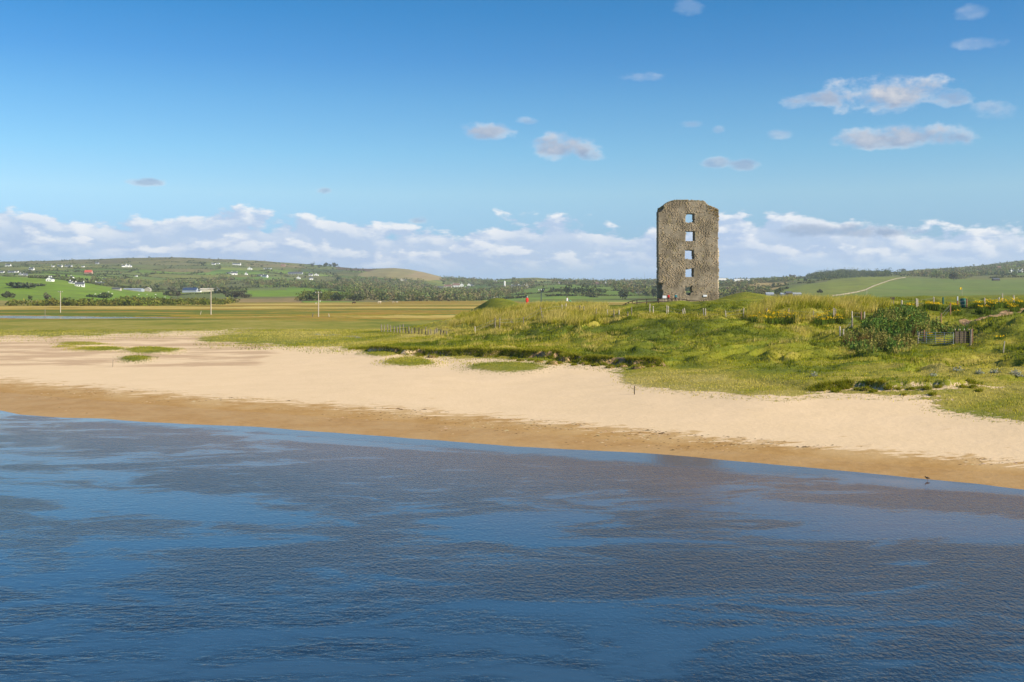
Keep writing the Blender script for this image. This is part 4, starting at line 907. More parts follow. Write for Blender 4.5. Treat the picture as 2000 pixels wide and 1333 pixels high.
HOUSES = [
 (16,521,10,4.5,'lone white house high at the left end of the hillside',{}),
 (62,528,9,4.5,'white house with grey roof below the upper left houses',{'chim':2}),
 (3,533.5,10,3.5,'long low white house cut by the left picture edge',{}),
 (23,533,13,3.2,'long low grey farmhouse near the left edge of the hillside',{'wall':M_GREYW}),
 (34,532.5,3.5,3.2,'tiny white shed right of the long grey farmhouse',{'chim':0}),
 (41,538,6,4.5,'grey gabled house, left of a pair on the lower left slope',{'wall':M_GREYW,'gable':True}),
 (50,539,8,4.5,'grey gabled house, right of a pair on the lower left slope',{'wall':M_GREYW,'rz':.4}),
 (103,522,5,3,'smaller white cottage beside the upper left white house',{}),
 (117,522,9,4,'broad white house on the upper left slope',{'chim':2}),
 (134,521.5,13,3.5,'grey row of farm buildings on the upper left slope',{'wall':M_GREYW}),
 (98,550,12,8,'big white farmhouse on the crest of the green left field',{'gable':True,'chim':2}),
 (140,544,7,4.5,'white gabled cottage with dark roof behind the green field',{'gable':True}),
 (138.5,554,6,4.5,'small white outhouse left of the large white farmstead',{'chim':1}),
 (145,555,5,4,'second white outhouse adjoining the large white farmstead',{'chim':0}),
 (156,560,17,8,'large white farmstead at the right end of the green field',{'chim':2,'rz':.25}),
 (173,535,14,7,'barn with a bright red sheet roof',{'wall':M_BRICKW,'roof':M_REDROOF,'chim':0,'cat':'barn','name':'barn','rise':.6}),
 (207,548,13,3.5,'long low tan house in the middle left hillside',{'wall':M_CREAM}),
 (191,556,9,4.5,'white house with dark roof, left of two below the tan house',{'rz':.3}),
 (201,556,9,4,'white house with dark roof, right of two below the tan house',{}),
 (190,516,6,3.5,'pale cottage near the hill top left of the white cluster',{'wall':M_GREYW}),
 (162,522,5,2.5,'tiny white cottage above the red roofed barn',{'chim':0}),
 (241,522,6,4,'leftmost of three white houses clustered high on the hill',{'rz':.4}),
 (247.5,522,7,5.5,'tallest and middle of three white houses clustered high on the hill',{'gable':True}),
 (254,522,6,4.5,'rightmost of three white houses clustered high on the hill',{'gable':True}),
 (228,567,16,4.5,'dark grey stone farm ruin in the left pasture',{'wall':M_STONEW,'roof':M_SLATE,'chim':0,'cat':'barn','name':'barn','start':560}),
 (261,568,36,4,'long low grey sheet metal shed in the left pasture',{'wall':M_TIN,'roof':M_TIN,'chim':0,'cat':'shed','name':'shed','start':560}),
 (289,569,11,7,'stone gabled barn at the right end of the long grey shed',{'wall':M_STONEW,'roof':M_STONEW,'gable':True,'chim':0,'cat':'barn','name':'barn','start':560}),
 (266,540.5,4,2.5,'tiny white cottage alone among the mid-hill fields',{'chim':0}),
 (372,571.5,27,9,'large barn with dark blue roof and pale grey walls',{'wall':M_TIN,'roof':M_BLUEROOF,'chim':0,'cat':'barn','name':'barn','start':560,'rise':.5}),
 (389,571,7,4,'white lean-to between the blue barn and the long shed',{'chim':0,'start':560,'cat':'shed','name':'shed'}),
 (407,570,30,6,'long low cream shed right of the blue roofed barn',{'wall':M_CREAM,'roof':M_CREAM,'chim':0,'cat':'shed','name':'shed','start':560,'rise':.3}),
 (423.5,570,8,7.5,'white rounded end building of the long cream shed',{'gable':True,'chim':0,'cat':'shed','name':'shed','start':560}),
 (417,517.5,7,3.5,'white house near the top of the main hill',{}),
 (425,516,8,2.2,'low white outbuilding near the top of the main hill',{'chim':0}),
 (462,518,16,3.5,'long white house with chimneys high on the main hill',{'chim':2}),
 (488,527,8,4.5,'white gabled cottage alone right of the long white house',{'gable':True}),
 (458,537,11,5.5,'bright white house in the centre of the main hill',{'rz':.3,'chim':2}),
 (447,535,8,3,'pale grey sheds left of the bright white house',{'wall':M_GREYW,'chim':0}),
 (481,537,5,4,'small white cottage right of the bright white house',{'gable':True}),
 (518,526,6,2.5,'left of two tiny white cottages under the brown field',{'chim':0}),
 (527,526,6,2.5,'right of two tiny white cottages under the brown field',{'chim':0}),
 (518,542,10,5,'white house with outbuildings in mid hillside',{'rz':-.3}),
 (508,540,6,3.5,'grey outbuilding beside the mid hillside white house',{'wall':M_GREYW,'chim':0}),
 (577,536,28,4.5,'long dark grey slate-roofed farm range',{'wall':M_GREYW,'chim':0,'rise':.65}),
 (607,539,8,4,'white cottage above the valley wood, left of a pair',{}),
 (618,539,8,4,'white cottage above the valley wood, right of a pair',{'gable':True}),
 (583,545,7,4.5,'white gabled house below the long dark farm range',{'gable':True}),
 (607.5,547,7,5,'plain white boxy house just above the wood',{'rz':.5,'chim':0}),
 (553,521,8,5,'pinkish house on the skyline left of the ridge trees',{'wall':M_BRICKW,'roof':M_TILE}),
 (784,549,7,4,'cream house half hidden at the top of the valley wood',{'wall':M_CREAM,'gable':True}),
 (791.5,549.5,6,3,'low cream house right of its neighbour above the wood',{'wall':M_CREAM}),
 (849,564,4.5,5,'white cottage at the left end of the village',{'gable':True,'chim':0}),
 (859,567,16,7,'dark blue-grey slate-roofed terrace at the front of the village',{'wall':M_WHITE,'rise':.6}),
 (875,563,15,6.5,'brown tiled terrace in the upper row of the village',{'wall':M_CREAM,'roof':M_TILE,'chim':2}),
 (891,562,13,8,'purple-brown tiled terrace, tallest of the upper village row',{'wall':M_WHITE,'roof':M_TILE,'chim':2}),
 (881,569,20,5,'long white terrace at the lower edge of the village',{'chim':2}),
 (902,560,7,6,'white gabled house above the right end of the village',{'gable':True}),
 (901,567,6,5,'white house at the lower right of the village terraces',{'gable':True}),
 (912,566,7,5,'white cottage at the right of the village',{}),
 (916,559,6,5,'left of the two white houses above the village edge',{'gable':True}),
 (922.5,559.5,7,3.5,'right of the two white houses above the village edge',{}),
 (926,542,5,3,'grey house on the skyline right of the tan hill',{'wall':M_GREYW}),
 (967,549.5,8,2.5,'low white house on the skyline left of the white silo',{}),
 (1006,562,14,5,'slate-roofed terrace right of the white silo, left half',{'rise':.6,'chim':2}),
 (1019,562,12,5,'slate-roofed terrace right of the white silo, right half',{'rise':.6,'chim':2}),
 (1029,562,6,5.5,'bright white gabled house ending the slate terrace',{'gable':True}),
 (1094,555,7,3.5,'cream house leftmost in the ridge town',{'wall':M_CREAM}),
 (1103,554.5,8,3,'low cream house second in the ridge town',{'wall':M_CREAM}),
 (1111,555,6,4.5,'cream gabled house third in the ridge town',{'wall':M_CREAM,'gable':True}),
 (1129,554,8,3.5,'white house in the middle of the ridge town',{}),
 (1142,555,7,3.5,'grey house among trees in the ridge town',{'wall':M_GREYW}),
 (1160,556,6,4,'brick red house, left of the red cluster in town',{'wall':M_BRICKW,'roof':M_TILE}),
 (1167,556.5,7,4.5,'brick red house, middle of the red cluster in town',{'wall':M_BRICKW,'roof':M_TILE}),
 (1175,556,6,4,'brick red house, right of the red cluster in town',{'wall':M_BRICKW,'roof':M_TILE}),
 (1183,555.5,4,4.5,'white gabled house at the right end of the ridge town',{'gable':True}),
 (1229,563,11,5.5,'dark slate-roofed white house on the slope left of the tower',{'rise':.6}),
 (1243,562,8,3,'low white house right of the slate-roofed one near the tower',{'chim':0}),
 (1252,573,20,5,'long grey-white terrace low down left of the tower',{'wall':M_GREYW,'chim':2,'rise':.6}),
 (1270,573,7,7.5,'tall white gabled house beside the tower',{'gable':True,'chim':2}),
 (1503,577,15,5,'blue-grey farm shed, leftmost in the yard behind the mound',{'wall':M_TIN,'roof':M_TIN,'chim':0,'cat':'shed','name':'shed','start':560}),
 (1529,577,10,4,'pale round-roofed farm shed in the yard behind the mound',{'wall':M_TIN,'roof':M_TIN,'chim':0,'cat':'shed','name':'shed','start':560}),
 (1540,576,12,6,'dark farm shed in the yard behind the mound',{'wall':M_DWOOD,'roof':M_SLATE,'chim':0,'cat':'shed','name':'shed','start':560}),
 (1556,577,16,4.5,'grey lean-to farm shed, rightmost in the yard behind the mound',{'wall':M_TIN,'roof':M_TIN,'chim':0,'cat':'shed','name':'shed','start':560}),
 (1719,537,4,2.5,'tiny white cottage on the ridge above the stone wall',{'chim':0}),
 (1872,538,8,3.5,'white cottage among trees on the right hill, lower of two',{}),
 (1880,535,5,4.5,'white cottage among trees on the right hill, upper of two',{'gable':True}),
 (1951,525,9,4.5,'pinkish stone house high on the right hill',{'wall':M_BRICKW,'roof':M_TILE}),
 (1974,534,7,7,'white gabled house, left of the row on the right hill',{'gable':True}),
 (1984,533,11,6,'slate-roofed white house in the middle of the right hill row',{'rise':.6,'chim':2}),
 (1996,532,8,6.5,'white gabled house cut by the right picture edge',{'gable':True}),
 (1945,548.5,13,4.5,'dark timber shed below the row on the right hill',{'wall':M_DWOOD,'roof':M_SLATE,'chim':0,'cat':'shed','name':'shed'}),
]
for x, y, w, h, lb, kw in HOUSES: house(x, y, w, h, lb, **kw)
house(1412, 548, 19, 4.5, 'flat white industrial building just right of the tower', flat=True, cat='building', name='industrial_building', chim=0, start=1500)
house(1448, 549, 31, 4, 'long flat white industrial building on the far ridge', flat=True, cat='building', name='industrial_building', chim=0, start=1500)
house(1346, 542, 15, 4, 'white industrial roof glimpsed through the lowest square window hole', flat=True, cat='building', name='industrial_building', chim=0, start=1500)
p = hit(985.5, 560, 900); s = p.y/F
t = ob('silo', None, loc=p, label='tall narrow white round silo beside the village', cat='silo')
MB().tube([(0, 0, -1), (0, 0, 9.5*s), (0, 0, 10*s)], [1.7*s, 1.7*s, 1.5*s], 16).ob('shaft', M_WHITE, t, smooth=False); MB().tube([(0, 0, 10*s), (0, 0, 10.6*s)], [1.5*s, .4*s], 16).ob('cap', M_WHITE, t)
p = hit(1259, 547, 900); s = p.y/F
MB().tube([(0, 0, -1), (0, 0, 9*s), (0, 0, 14*s)], [.35*s, .25*s, .12*s], 6).ob('radio_mast', M_STEEL, None, p, label='thin radio mast on the far skyline left of the tower', cat='mast')

# dry stone wall climbing the right-hand field
pts = [hit(x, y, 560) for x, y in [(1625,579),(1640,577.5),(1655,575),(1672,572),(1690,567.5),(1703,561),(1718,555.5),(1735,549.5),(1752,545),(1768,543)]]
wv, wf, wc = [], [], []
for i in range(len(pts)-1):
    A, B = pts[i], pts[i+1]; ln = (B-A).length; nS = int(ln/1.1)
    for k in range(nS):
        q = A.lerp(B, k/nS); q.z = float(top_z(np.array([q.x]), np.array([q.y]))[0]) if k % 12 == 0 else q.z
        for lv in range(2):
            b = len(wv); r = [random.uniform(.35, .6) for _ in range(3)]
            for dz in (-1, 1):
                for dx, dy in ((-1, -1), (1, -1), (1, 1), (-1, 1)): wv.append((q.x+dx*r[0]*random.uniform(.7, 1), q.y+dy*r[1]*random.uniform(.7, 1), q.z+.25+lv*.5+dz*.3*random.uniform(.8, 1.1)))
            wf += [(b+3, b+2, b+1, b), (b+4, b+5, b+6, b+7)]+[(b+j, b+(j+1) % 4, b+4+(j+1) % 4, b+4+j) for j in range(4)]; wc += [np.array((.38, .34, .25))*random.uniform(.7, 1.2)]*8
ob('stone_wall', new_mesh('stone_wall', np.array(wv), np.array(wf), [M_STONES], colors=dict(bcol=np.array(wc))), label='pale dry stone wall climbing the green field behind the dunes', cat='wall')

# ------------------------------------------------------------------ poles, fences, gate
def pole(px, py, top, label, arm=1.6, start=0, double=False, lean=0):
    p = hit(px, py, start); s = p.y/F; h = (py-top)*s
    e = ob('utility_pole', None, loc=p, label=label, cat='utility pole', group='utility poles')
    MB().tube([(0, 0, -.5), (lean, 0, h)], [h*.017+.03, h*.011+.03], 8).ob('shaft', M_PWOOD, e)
    for k in range(2 if double else 1):
        c = MB().box((lean, -.12, h-.35-k*.9), (arm, .12, .14)).ob('crossarm', M_WOOD, e)
        for q in (-.42, 0, .42): MB().tube([(lean+q*arm, -.12, h-.3-k*.9), (lean+q*arm, -.12, h-.05-k*.9)], .06, 6).ob('insulator', M_SIGN, c)
pole(118, 611, 569, 'leftmost pale wooden utility pole beyond the marsh channel', 2.0, 230); pole(412, 615, 563, 'second wooden utility pole from the left with a crossarm', 2.2, 230); pole(622, 619, 570, 'third wooden utility pole from the left standing on the marsh', 2.0, 230)
pole(1057, 604, 567, 'wooden utility pole behind the dunes near the person in red', 1.0, 190); pole(1693, 583, 566, 'distant utility pole with double crossarm in the right field', 4.5, 500, True)
def post(px, py, top, m, parent, lean=0.0, origin=Vector(), name='post', r=.055, start=40):
    p = hit(px, py, start); s = p.y/F; h = min(max((py-top)*s, .55), 2.4); q = p-origin
    MB().tube([q+Vector((0, 0, -.3)), q+Vector((lean*h*.5, 0, h*.5)), q+Vector((lean*h, 0, h))], [r, r*.95, r*.9], 7).ob(name, m, parent)
    return q+Vector((lean*h*.9, 0, h*.9))
def fence(label, posts, start=40, wires=2, r=.055, matr=None):
    o0 = hit(posts[0][0], posts[0][1], start); e = ob('wire_fence', None, loc=o0, label=label, cat='fence'); tops = []
    for q in posts:
        x, y, t = q[:3]; ln = q[3] if len(q) > 3 else random.uniform(-.05, .05); mt = q[4] if len(q) > 4 else (matr or random.choice([M_WOOD, M_PWOOD, M_WOOD]))
        tops.append(post(x, y, t, mt, e, ln, o0, r=r*random.uniform(.85, 1.2), start=start))
    for k in range(wires):
        if len(tops) > 1: MB().tube([v-Vector((0, 0, .1+.4*k)) for v in tops], .008, 4).ob('wire', M_WIRE, e)
    return e
L1 = [(745,648,634),(750,648,635),(757,649,634),(763,649,636),(770,650,637),(776,650,638),(781,651,635),(787,651,633),(793,651,640),(799,652,638),(804,652,641),(810,652,640),(818,653,640),(824,653,643),(831,654,639),(836,654,644),(842,654,643),(849,655,643),(853,655,641),(861,655,645),(867,655,646),(873,655,647)]
fence('long straggling fence of thin posts at the left foot of the dune', [(x, y, t, random.uniform(-.1, .1), random.choice([M_WOOD, M_DWOOD, M_WOOD])) for x, y, t in L1], 100, r=.085)
fence('old fence running up the dune slope below the grassy knoll', [(928,651,638),(967,643,621),(976,643,622),(1022,636,620),(1060,622,600,-.22),(1098,610,596),(1105,608,593),(1133,611,597),(1141,612,599)], 100, r=.07)
fence('wire fence crossing the tall grass left of the tower', [(1164,618,603),(1187,618,605),(1199,618,606),(1209,617,606),(1226,617,608),(1234,617,600)], 90, r=.06)
fence('wire fence with paired posts across the grass in front of the tower', [(1269,611,597),(1276,612,600),(1302,613,596),(1305,613,596),(1334,615,602,-.05),(1339,615,600,-.2),(1375,618,603,-.12),(1378,618,603),(1418,621,604,-.08),(1452,620,602)], 90, r=.06, matr=M_PWOOD)
fence('wire fence along the foot of the tall grass bank', [(1498,622,603),(1540,622,603),(1589,624,605),(1628,625,605),(1631,625,606)], 90, r=.07)
fence('fence corner of weathered posts left of the green thicket', [(1641,656,638),(1647,656,643),(1664,641,622),(1664.5,625,608),(1682,624,609,0,M_RWOOD),(1688,622,609)], 80, r=.075)
fence('row of posts along the dune top towards the green bin', [(1761,598,587),(1790,600,584),(1792.5,600,584),(1824,596,584),(1870,604,588,0,M_RWOOD),(1888,601,584,0,M_RWOOD),(1923,601,582),(1951,592,581),(1958,590,574),(1980,594,577)], 90, r=.085, matr=M_PWOOD)
fence('reddish posts stepping down the slope towards the gate', [(1856,616,592,0,M_RWOOD),(1838,633,612,0,M_RWOOD),(1829.5,636,619,0,M_RWOOD),(1814,648,636),(1805,666,644,0,M_RWOOD)], 80, r=.08)
def lone(px, py, top, label, m=M_PWOOD, lean=0.0, r=.05, start=40, name='wooden_post'):
    o0 = hit(px, py, start); s = o0.y/F; h = (py-top)*s
    MB().tube([(0, 0, -.3), (lean*h*.5, 0, h*.5), (lean*h, 0, h)], [r, r*.95, r*.9], 8).ob(name, m, None, o0, label=label, cat='post')
lone(1739, 668, 654, 'short pale leaning post in front of the thicket', lean=-.2, r=.06); lone(1959, 689, 667, 'thin leaning post in the grass right of the gate', lean=.15, r=.05)
lone(1239, 771, 754, 'thin dark stake standing alone on the open sand', M_DWOOD, .02, .035); lone(220, 717, 703, 'thin leaning stick on the sand beside the small grass island', M_WOOD, .08, .035)
lone(88, 620, 604, 'thin marker stake in the marsh channel at the left', M_WOOD, 0, .10, 230); lone(391, 615, 608, 'short leaning stake left of the second utility pole', M_PWOOD, .3, .10, 230); lone(610, 619, 612, 'short leaning stake left of the third utility pole', M_PWOOD, .2, .10, 230); lone(643, 619, 613, 'short leaning stake right of the third utility pole', M_PWOOD, -.2, .1, 230)
lone(1870, 597, 581, 'white topped marker post just left of the green bin', M_SIGN, 0, .085, 90)
lone(1842, 594, 582, 'thick dark green post on the dune top left of the bin', M_BIN, 0, .12, 90)
o0 = hit(1000, 636, 100); MB().box((0, 0, .35), (1.15, .12, .16), 0, 0, Matrix.Rotation(R(40), 4, 'Y')).ob('fallen_plank', M_WOOD, None, o0, label='broken grey plank leaning in the grass by the old fence', cat='plank')
# metal field gate and board hurdle
A = hit(1792, 672, 60); B = hit(1862, 673, 60); B2 = hit(1893, 674, 60)
gy = (A.y+B.y)/2; s = gy/F
g = ob('field_gate', None, loc=A, rz=math.atan2(B.y-A.y, B.x-A.x), label='grey tubular metal field gate standing in the grass', cat='gate')
gw = (B-A).length; gh = 1.0; M_GATE = simple('weathered_gate_steel', (.30, .32, .33), .6, .2, 4, .3, .2)
for k in range(6):
    zz = .14+gh*k/5*(.9 if k < 3 else 1); MB().tube([(0, 0, zz), (gw, 0, zz)], .022, 6).ob('bar', M_GATE, g)
for k in range(5):
    x = gw*k/4; MB().tube([(x, 0, .05), (x, 0, gh+.2)], .028, 6).ob('upright', M_GATE, g)
C0 = Vector((B.x+.12, B.y+.05, B.z)); hd = ob('board_hurdle', None, loc=C0, rz=math.atan2(B2.y-B.y, B2.x-B.x), label='dark wooden board hurdle beside the metal gate', cat='hurdle'); hw_ = (B2-C0).length
for k in range(6): MB().box((hw_/2, 0, .16+k*.185), (hw_, .035, .165)).ob('board', M_DWOOD, hd)
for k in range(4): MB().box((.06+(hw_-.12)*k/3, -.05, .70), (.045, .05, 1.2)).ob('batten', M_DWOOD, hd); MB().box((.06+(hw_-.12)*k/3, -.04, 1.36), (.05, .06, .12)).ob('batten_top', M_PWOOD, hd)
lone(1895, 675, 644, 'stout post at the right end of the board hurdle', M_WOOD, .05, .10); lone(1899, 673, 642, 'reddish post behind the stout hurdle post', M_RWOOD, 0, .07)
lone(1792, 673, 650, 'pale leaning post at the hinge end of the metal gate', M_PWOOD, .12, .06)
# green bin, sign, flag
p = hit(1880.5, 601, 90); s = p.y/F; e = ob('litter_bin', None, loc=p, label='dark green barrel bin on the dune top', cat='bin')
MB().tube([(0, 0, 0), (0, 0, .05), (0, 0, .5), (0, 0, .95)], [.26, .28, .30, .29], 18).ob('body', M_BIN, e, smooth=True); MB().tube([(0, 0, .95), (0, 0, 1.0), (0, 0, 1.05)], [.31, .31, .24], 18).ob('lid', M_BIN, e)
for zz in (.3, .65): MB().tube([(0, 0, zz), (0, 0, zz+.04)], [.312, .312], 18).ob('hoop', M_BIN, e)
p = hit(1743, 597, 90); e = ob('notice_board', None, loc=p, label='small dark notice board in the grass above the thicket', cat='sign')
MB().box((0, 0, .85), (.52, .06, .28)).ob('board', M_DWOOD, e)
for q in (-.15, .15): MB().tube([(q, .03, -.3), (q, .03, .8)], .04, 6).ob('leg', M_WOOD, e)
p = hit(1879, 577.5, 200); s = p.y/F; e = ob('golf_flag', None, loc=p, label='yellow golf flag on a thin pole on the right skyline', cat='flag')
MB().tube([(0, 0, -.2), (0, 0, 16*s)], .035, 6).ob('pole', M_PWOOD, e)
fv_ = []; ff_ = []
for i in range(7):
    for j in range(2):
        for k in range(2): fv_.append((-i*.1, math.sin(i*1.1)*.06+k*.012, 16*s-.02-j*.55+.02*i*(j-.5)))
for i in range(6):
    a = i*4; ff_ += [[a, a+4, a+6, a+2], [a+1, a+3, a+7, a+5], [a, a+1, a+5, a+4], [a+2, a+6, a+7, a+3]]
ob('cloth', new_mesh('cloth', np.array(fv_), ff_, [M_YELLOW]), e)
# post and rail fence round the foot of the tower
RP = [(1216,600,596),(1222,599,592.5),(1228,598,590),(1235,597,587.5),(1244,597,585.5),(1263,597,584),(1286,597,583.5),(1312,597,583.5),(1326,597,583.5),(1342,596,586),(1367,595,588)]
Yr = 175.0; rp = []
for x, y, t in RP:
    X_ = (x-CX)/F*Yr; gz0 = float(H(np.array([X_]), np.array([Yr]))[0]); rp.append((Vector((X_, Yr, gz0)), CZ+(CY-t)*Yr/F))
e = ob('rail_fence', None, loc=rp[0][0], label='brown wooden post and rail fence round the foot of the tower', cat='fence'); o0 = rp[0][0]
for q, zt in rp: MB().box((q.x-o0.x, 0, (q.z-.3+zt)/2-o0.z), (.13, .13, max(zt-q.z+.3, .5))).ob('post', M_DWOOD, e)
for k in range(len(rp)-1):
    for dz in (.06, .5):
        a_, b_ = rp[k], rp[k+1]; MB().tube([(a_[0].x-o0.x, -.09, a_[1]-dz-o0.z), (b_[0].x-o0.x, -.09, b_[1]-dz-o0.z)], .065, 5).ob('rail', M_DWOOD, e)
X_ = (1298-CX)/F*177; p = Vector((X_, 177, float(H(np.array([X_]), np.array([177.]))[0])))
e = ob('information_board', None, loc=p, label='small pale information board at the foot of the tower', cat='sign')
MB().box((0, 0, 1.0), (.62, .05, .42)).ob('panel', M_SIGN, e)
for q in (-.22, .22): MB().tube([(q, .04, -.2), (q, .04, .85)], .035, 6).ob('leg', M_PWOOD, e)

# ------------------------------------------------------------------ people
def cloth(name, c): return simple(name, c, .85, .1, 6)
def person(loc, h, rz, top, bottom, hair, label, stride=.0, bend=0.0, arms=(.1, -.1)):
    k = h/1.75
    V = [(0,0,.95),(0,-.01,1.12),(0,-.02,1.30),(0,-.02,1.42),(0,-.02,1.50),(0,-.035,1.58),(0,-.03,1.68)]; E = [(0,1),(1,2),(2,3),(3,4),(4,5),(5,6)]
    Rr = [(.15,.11),(.135,.10),(.165,.11),(.12,.085),(.052,.052),(.078,.095),(.07,.085)]
    lab = ['b','t','t','t','s','s','s']
    def add(pts, start, rad, tags):
        pr = start
        for p_, r_, t_ in zip(pts, rad, tags):
            V.append(p_); Rr.append((r_, r_)); lab.append(t_); E.append((pr, len(V)-1)); pr = len(V)-1
        return pr
    for sg in (-1, 1):
        st = stride*sg
        add([(.10*sg,0,.88),(.105*sg,-st*.5,.50),(.11*sg,-st+.04*abs(st)*2,.09),(.11*sg,-st-.13,.04)], 0, [.09,.06,.043,.035], 'bbbk')
        ar = arms[0] if sg < 0 else arms[1]
        wr = add([(.19*sg,-.02,1.40),(.23*sg,ar*.3,1.13),(.24*sg,-.05+ar,.90),(.24*sg,-.06+ar*1.1,.84)], 3, [.058,.045,.034,.036], 'ttts')
        x0, y0, z0 = V[wr]
        for f in range(4): add([(x0+.004*sg, y0-.03+.02*f, z0-.06), (x0-.01*sg, y0-.03+.02*f, z0-.105+.008*abs(f-1.5))], wr, [.010,.008], 'ss')
        add([(x0-.02*sg, y0-.04, z0-.03), (x0-.03*sg, y0-.05, z0-.06)], wr, [.010,.008], 'ss')
    V = [Vector(v) for v in V]
    if bend:
        Rm = Matrix.Rotation(bend, 3, 'X')
        for i, v in enumerate(V):
            if v.z > .8 and abs(lab[i] != 'b') and lab[i] != 'k': V[i] = Rm @ (v-Vector((0, 0, .95)))+Vector((0, 0, .95))
    me = bpy.data.meshes.new('body'); me.from_pydata(V, E, []); tmp = bpy.data.objects.new('tmp_body', me); COL.objects.link(tmp)
    sk = tmp.modifiers.new('skin', 'SKIN'); sk.use_smooth_shade = True
    for i, r_ in enumerate(Rr): me.skin_vertices[0].data[i].radius = r_; me.skin_vertices[0].data[i].use_root = (i == 0)
    tmp.modifiers.new('sub', 'SUBSURF').levels = 1
    dg = bpy.context.evaluated_depsgraph_get(); m2 = bpy.data.meshes.new_from_object(tmp.evaluated_get(dg)); bpy.data.objects.remove(tmp); m2.name = 'body'
    m2.materials.clear()
    for mt in (top, bottom, M_SKIN, M_DWOOD): m2.materials.append(mt)
    order = {'t': 0, 'b': 1, 's': 2, 'k': 3}; VV = np.array([tuple(v) for v in V])
    for pl in m2.polygons:
        c = np.array(pl.center); i = int(np.argmin(((VV-c)**2).sum(1))); pl.material_index = order[lab[i]]; pl.use_smooth = True
    e = ob('person', None, loc=loc, rz=rz, label=label, cat='person'); e.scale = (k, k, k)
    ob('body', m2, e)
    hd_ = V[6]; hv = MB(); n1, n2 = 12, 6
    for j in range(n2+1):
        ph = j/n2*math.pi*.62
        for i in range(n1):
            th = 2*math.pi*i/n1; hv.v.append(Vector((math.sin(ph)*math.cos(th)*.088, math.sin(ph)*math.sin(th)*.108+.018+(.02 if j > 3 else 0), math.cos(ph)*.115))+hd_+Vector((0, .01, -.005)))
    for j in range(n2):
        for i in range(n1): hv.f.append([j*n1+i, j*n1+(i+1) % n1, (j+1)*n1+(i+1) % n1, (j+1)*n1+i]); hv.mi.append(0)
    hv.ob('hair', hair, e, smooth=True)
    fc = MB(); q = hd_+Vector((0, -.10, -.06))
    fc.poly([q+Vector((-.015, 0, -.02)), q+Vector((.015, 0, -.02)), q+Vector((0, -.025, -.015)), q+Vector((0, .005, .03))], [[0, 1, 2], [0, 2, 3], [2, 1, 3], [0, 3, 1]])
    fc.ob('nose', M_SKIN, e)
    for sg in (-1, 1): MB().box(q+Vector((.032*sg, .012, .03)), (.02, .012, .012)).ob('eye', M_GLASS, e)
    MB().box(q+Vector((0, .012, -.05)), (.045, .012, .01)).ob('mouth', M_BRICKW, e)
    return e
M_RED = cloth('red_clothing', (.80, .015, .02)); M_WHT = cloth('white_top', (.72, .73, .76)); M_DARK = cloth('dark_trousers', (.02, .022, .03)); M_GRN = cloth('green_jacket', (.10, .42, .22)); M_TEAL = cloth('teal_jacket', (.015, .18, .22)); M_HAIR = cloth('dark_hair', (.03, .02, .015)); M_GHAIR = cloth('pale_cap', (.65, .62, .60))
def gp(px, Y): X_ = (px-CX)/F*Y; return Vector((X_, Y, float(H(np.array([X_]), np.array([Y]))[0])))
person(gp(1029.5, 190), 1.78, R(200), M_RED, M_RED, M_GHAIR, 'person all in red with pale cap walking over the grass', .16, 0, (.12, -.12))
person(gp(1107.5, 186), 1.72, R(70), M_WHT, M_DARK, M_HAIR, 'person in white top behind the dune grass beside someone in green', .1)
person(gp(1115, 186.5), 1.62, R(100), M_GRN, M_DARK, M_HAIR, 'person in green bending forward next to the person in white', .05, -.9)
person(gp(1305.5, 173.5), 1.45, R(160), M_RED, M_DARK, M_HAIR, 'person in red top at the foot of the tower', .06)
person(gp(1320, 173.5), 1.50, R(190), M_TEAL, M_DARK, M_HAIR, 'person in teal jacket by the rail fence at the tower', .08)

# ------------------------------------------------------------------ animals
def animal_mesh(cow, mt):
    V = [(-.38,0,.62),(-.15,0,.60),(.12,0,.60),(.36,0,.63),(.50,0,.70 if cow else .78),(.62,0,.55 if cow else .80),(.72,0,.45 if cow else .74)]
    Rr = [.15,.18,.185,.17,.10,.075,.05] if cow else [.19,.22,.22,.19,.10,.075,.045]
    E = [(i, i+1) for i in range(6)]
    for bx, sx in ((0, -.36), (3, .34)):
        for sg in (-1, 1):
            pr = bx
            for dx, zz, r_ in [(.0, .40, .06), (-.035 if bx == 0 else .01, .22, .036), (.0, .02, .032)]: V.append((sx+dx, .11*sg, zz)); Rr.append(r_); E.append((pr, len(V)-1)); pr = len(V)-1
    V.append((-.56, 0, .58)); Rr.append(.03); E.append((0, len(V)-1)); V.append((-.60, 0, .35)); Rr.append(.02); E.append((len(V)-2, len(V)-1))
    for sg in (-1, 1): V.append((.58, .10*sg, (.66 if cow else .84))); Rr.append(.02); E.append((5, len(V)-1))
    me = bpy.data.meshes.new('animal'); me.from_pydata(V, E, []); tmp = bpy.data.objects.new('tmp', me); COL.objects.link(tmp); tmp.modifiers.new('s', 'SKIN')
    for i, r_ in enumerate(Rr): me.skin_vertices[0].data[i].radius = (r_, r_); me.skin_vertices[0].data[i].use_root = (i == 1)
    tmp.modifiers.new('sub', 'SUBSURF').levels = 1
    m2 = bpy.data.meshes.new_from_object(tmp.evaluated_get(bpy.context.evaluated_depsgraph_get())); bpy.data.objects.remove(tmp); m2.materials.clear(); m2.materials.append(mt)
    for pl in m2.polygons: pl.use_smooth = True
    return m2
_am = {}
def animal(px, py, lpx, mt, kind, label, group=None, rz=None, start=300):
    p = hit(px, py, start); s = p.y/F; L = lpx*s*.8; rz = random.uniform(-.6, .6)+random.choice((0, math.pi)) if rz is None else rz
    if mt.name not in _am: _am[mt.name] = animal_mesh(kind == 'cow', mt)
    o = ob(kind, _am[mt.name], loc=p, rz=rz, label=label, cat=kind, group=group); o.scale = (L, L, L)
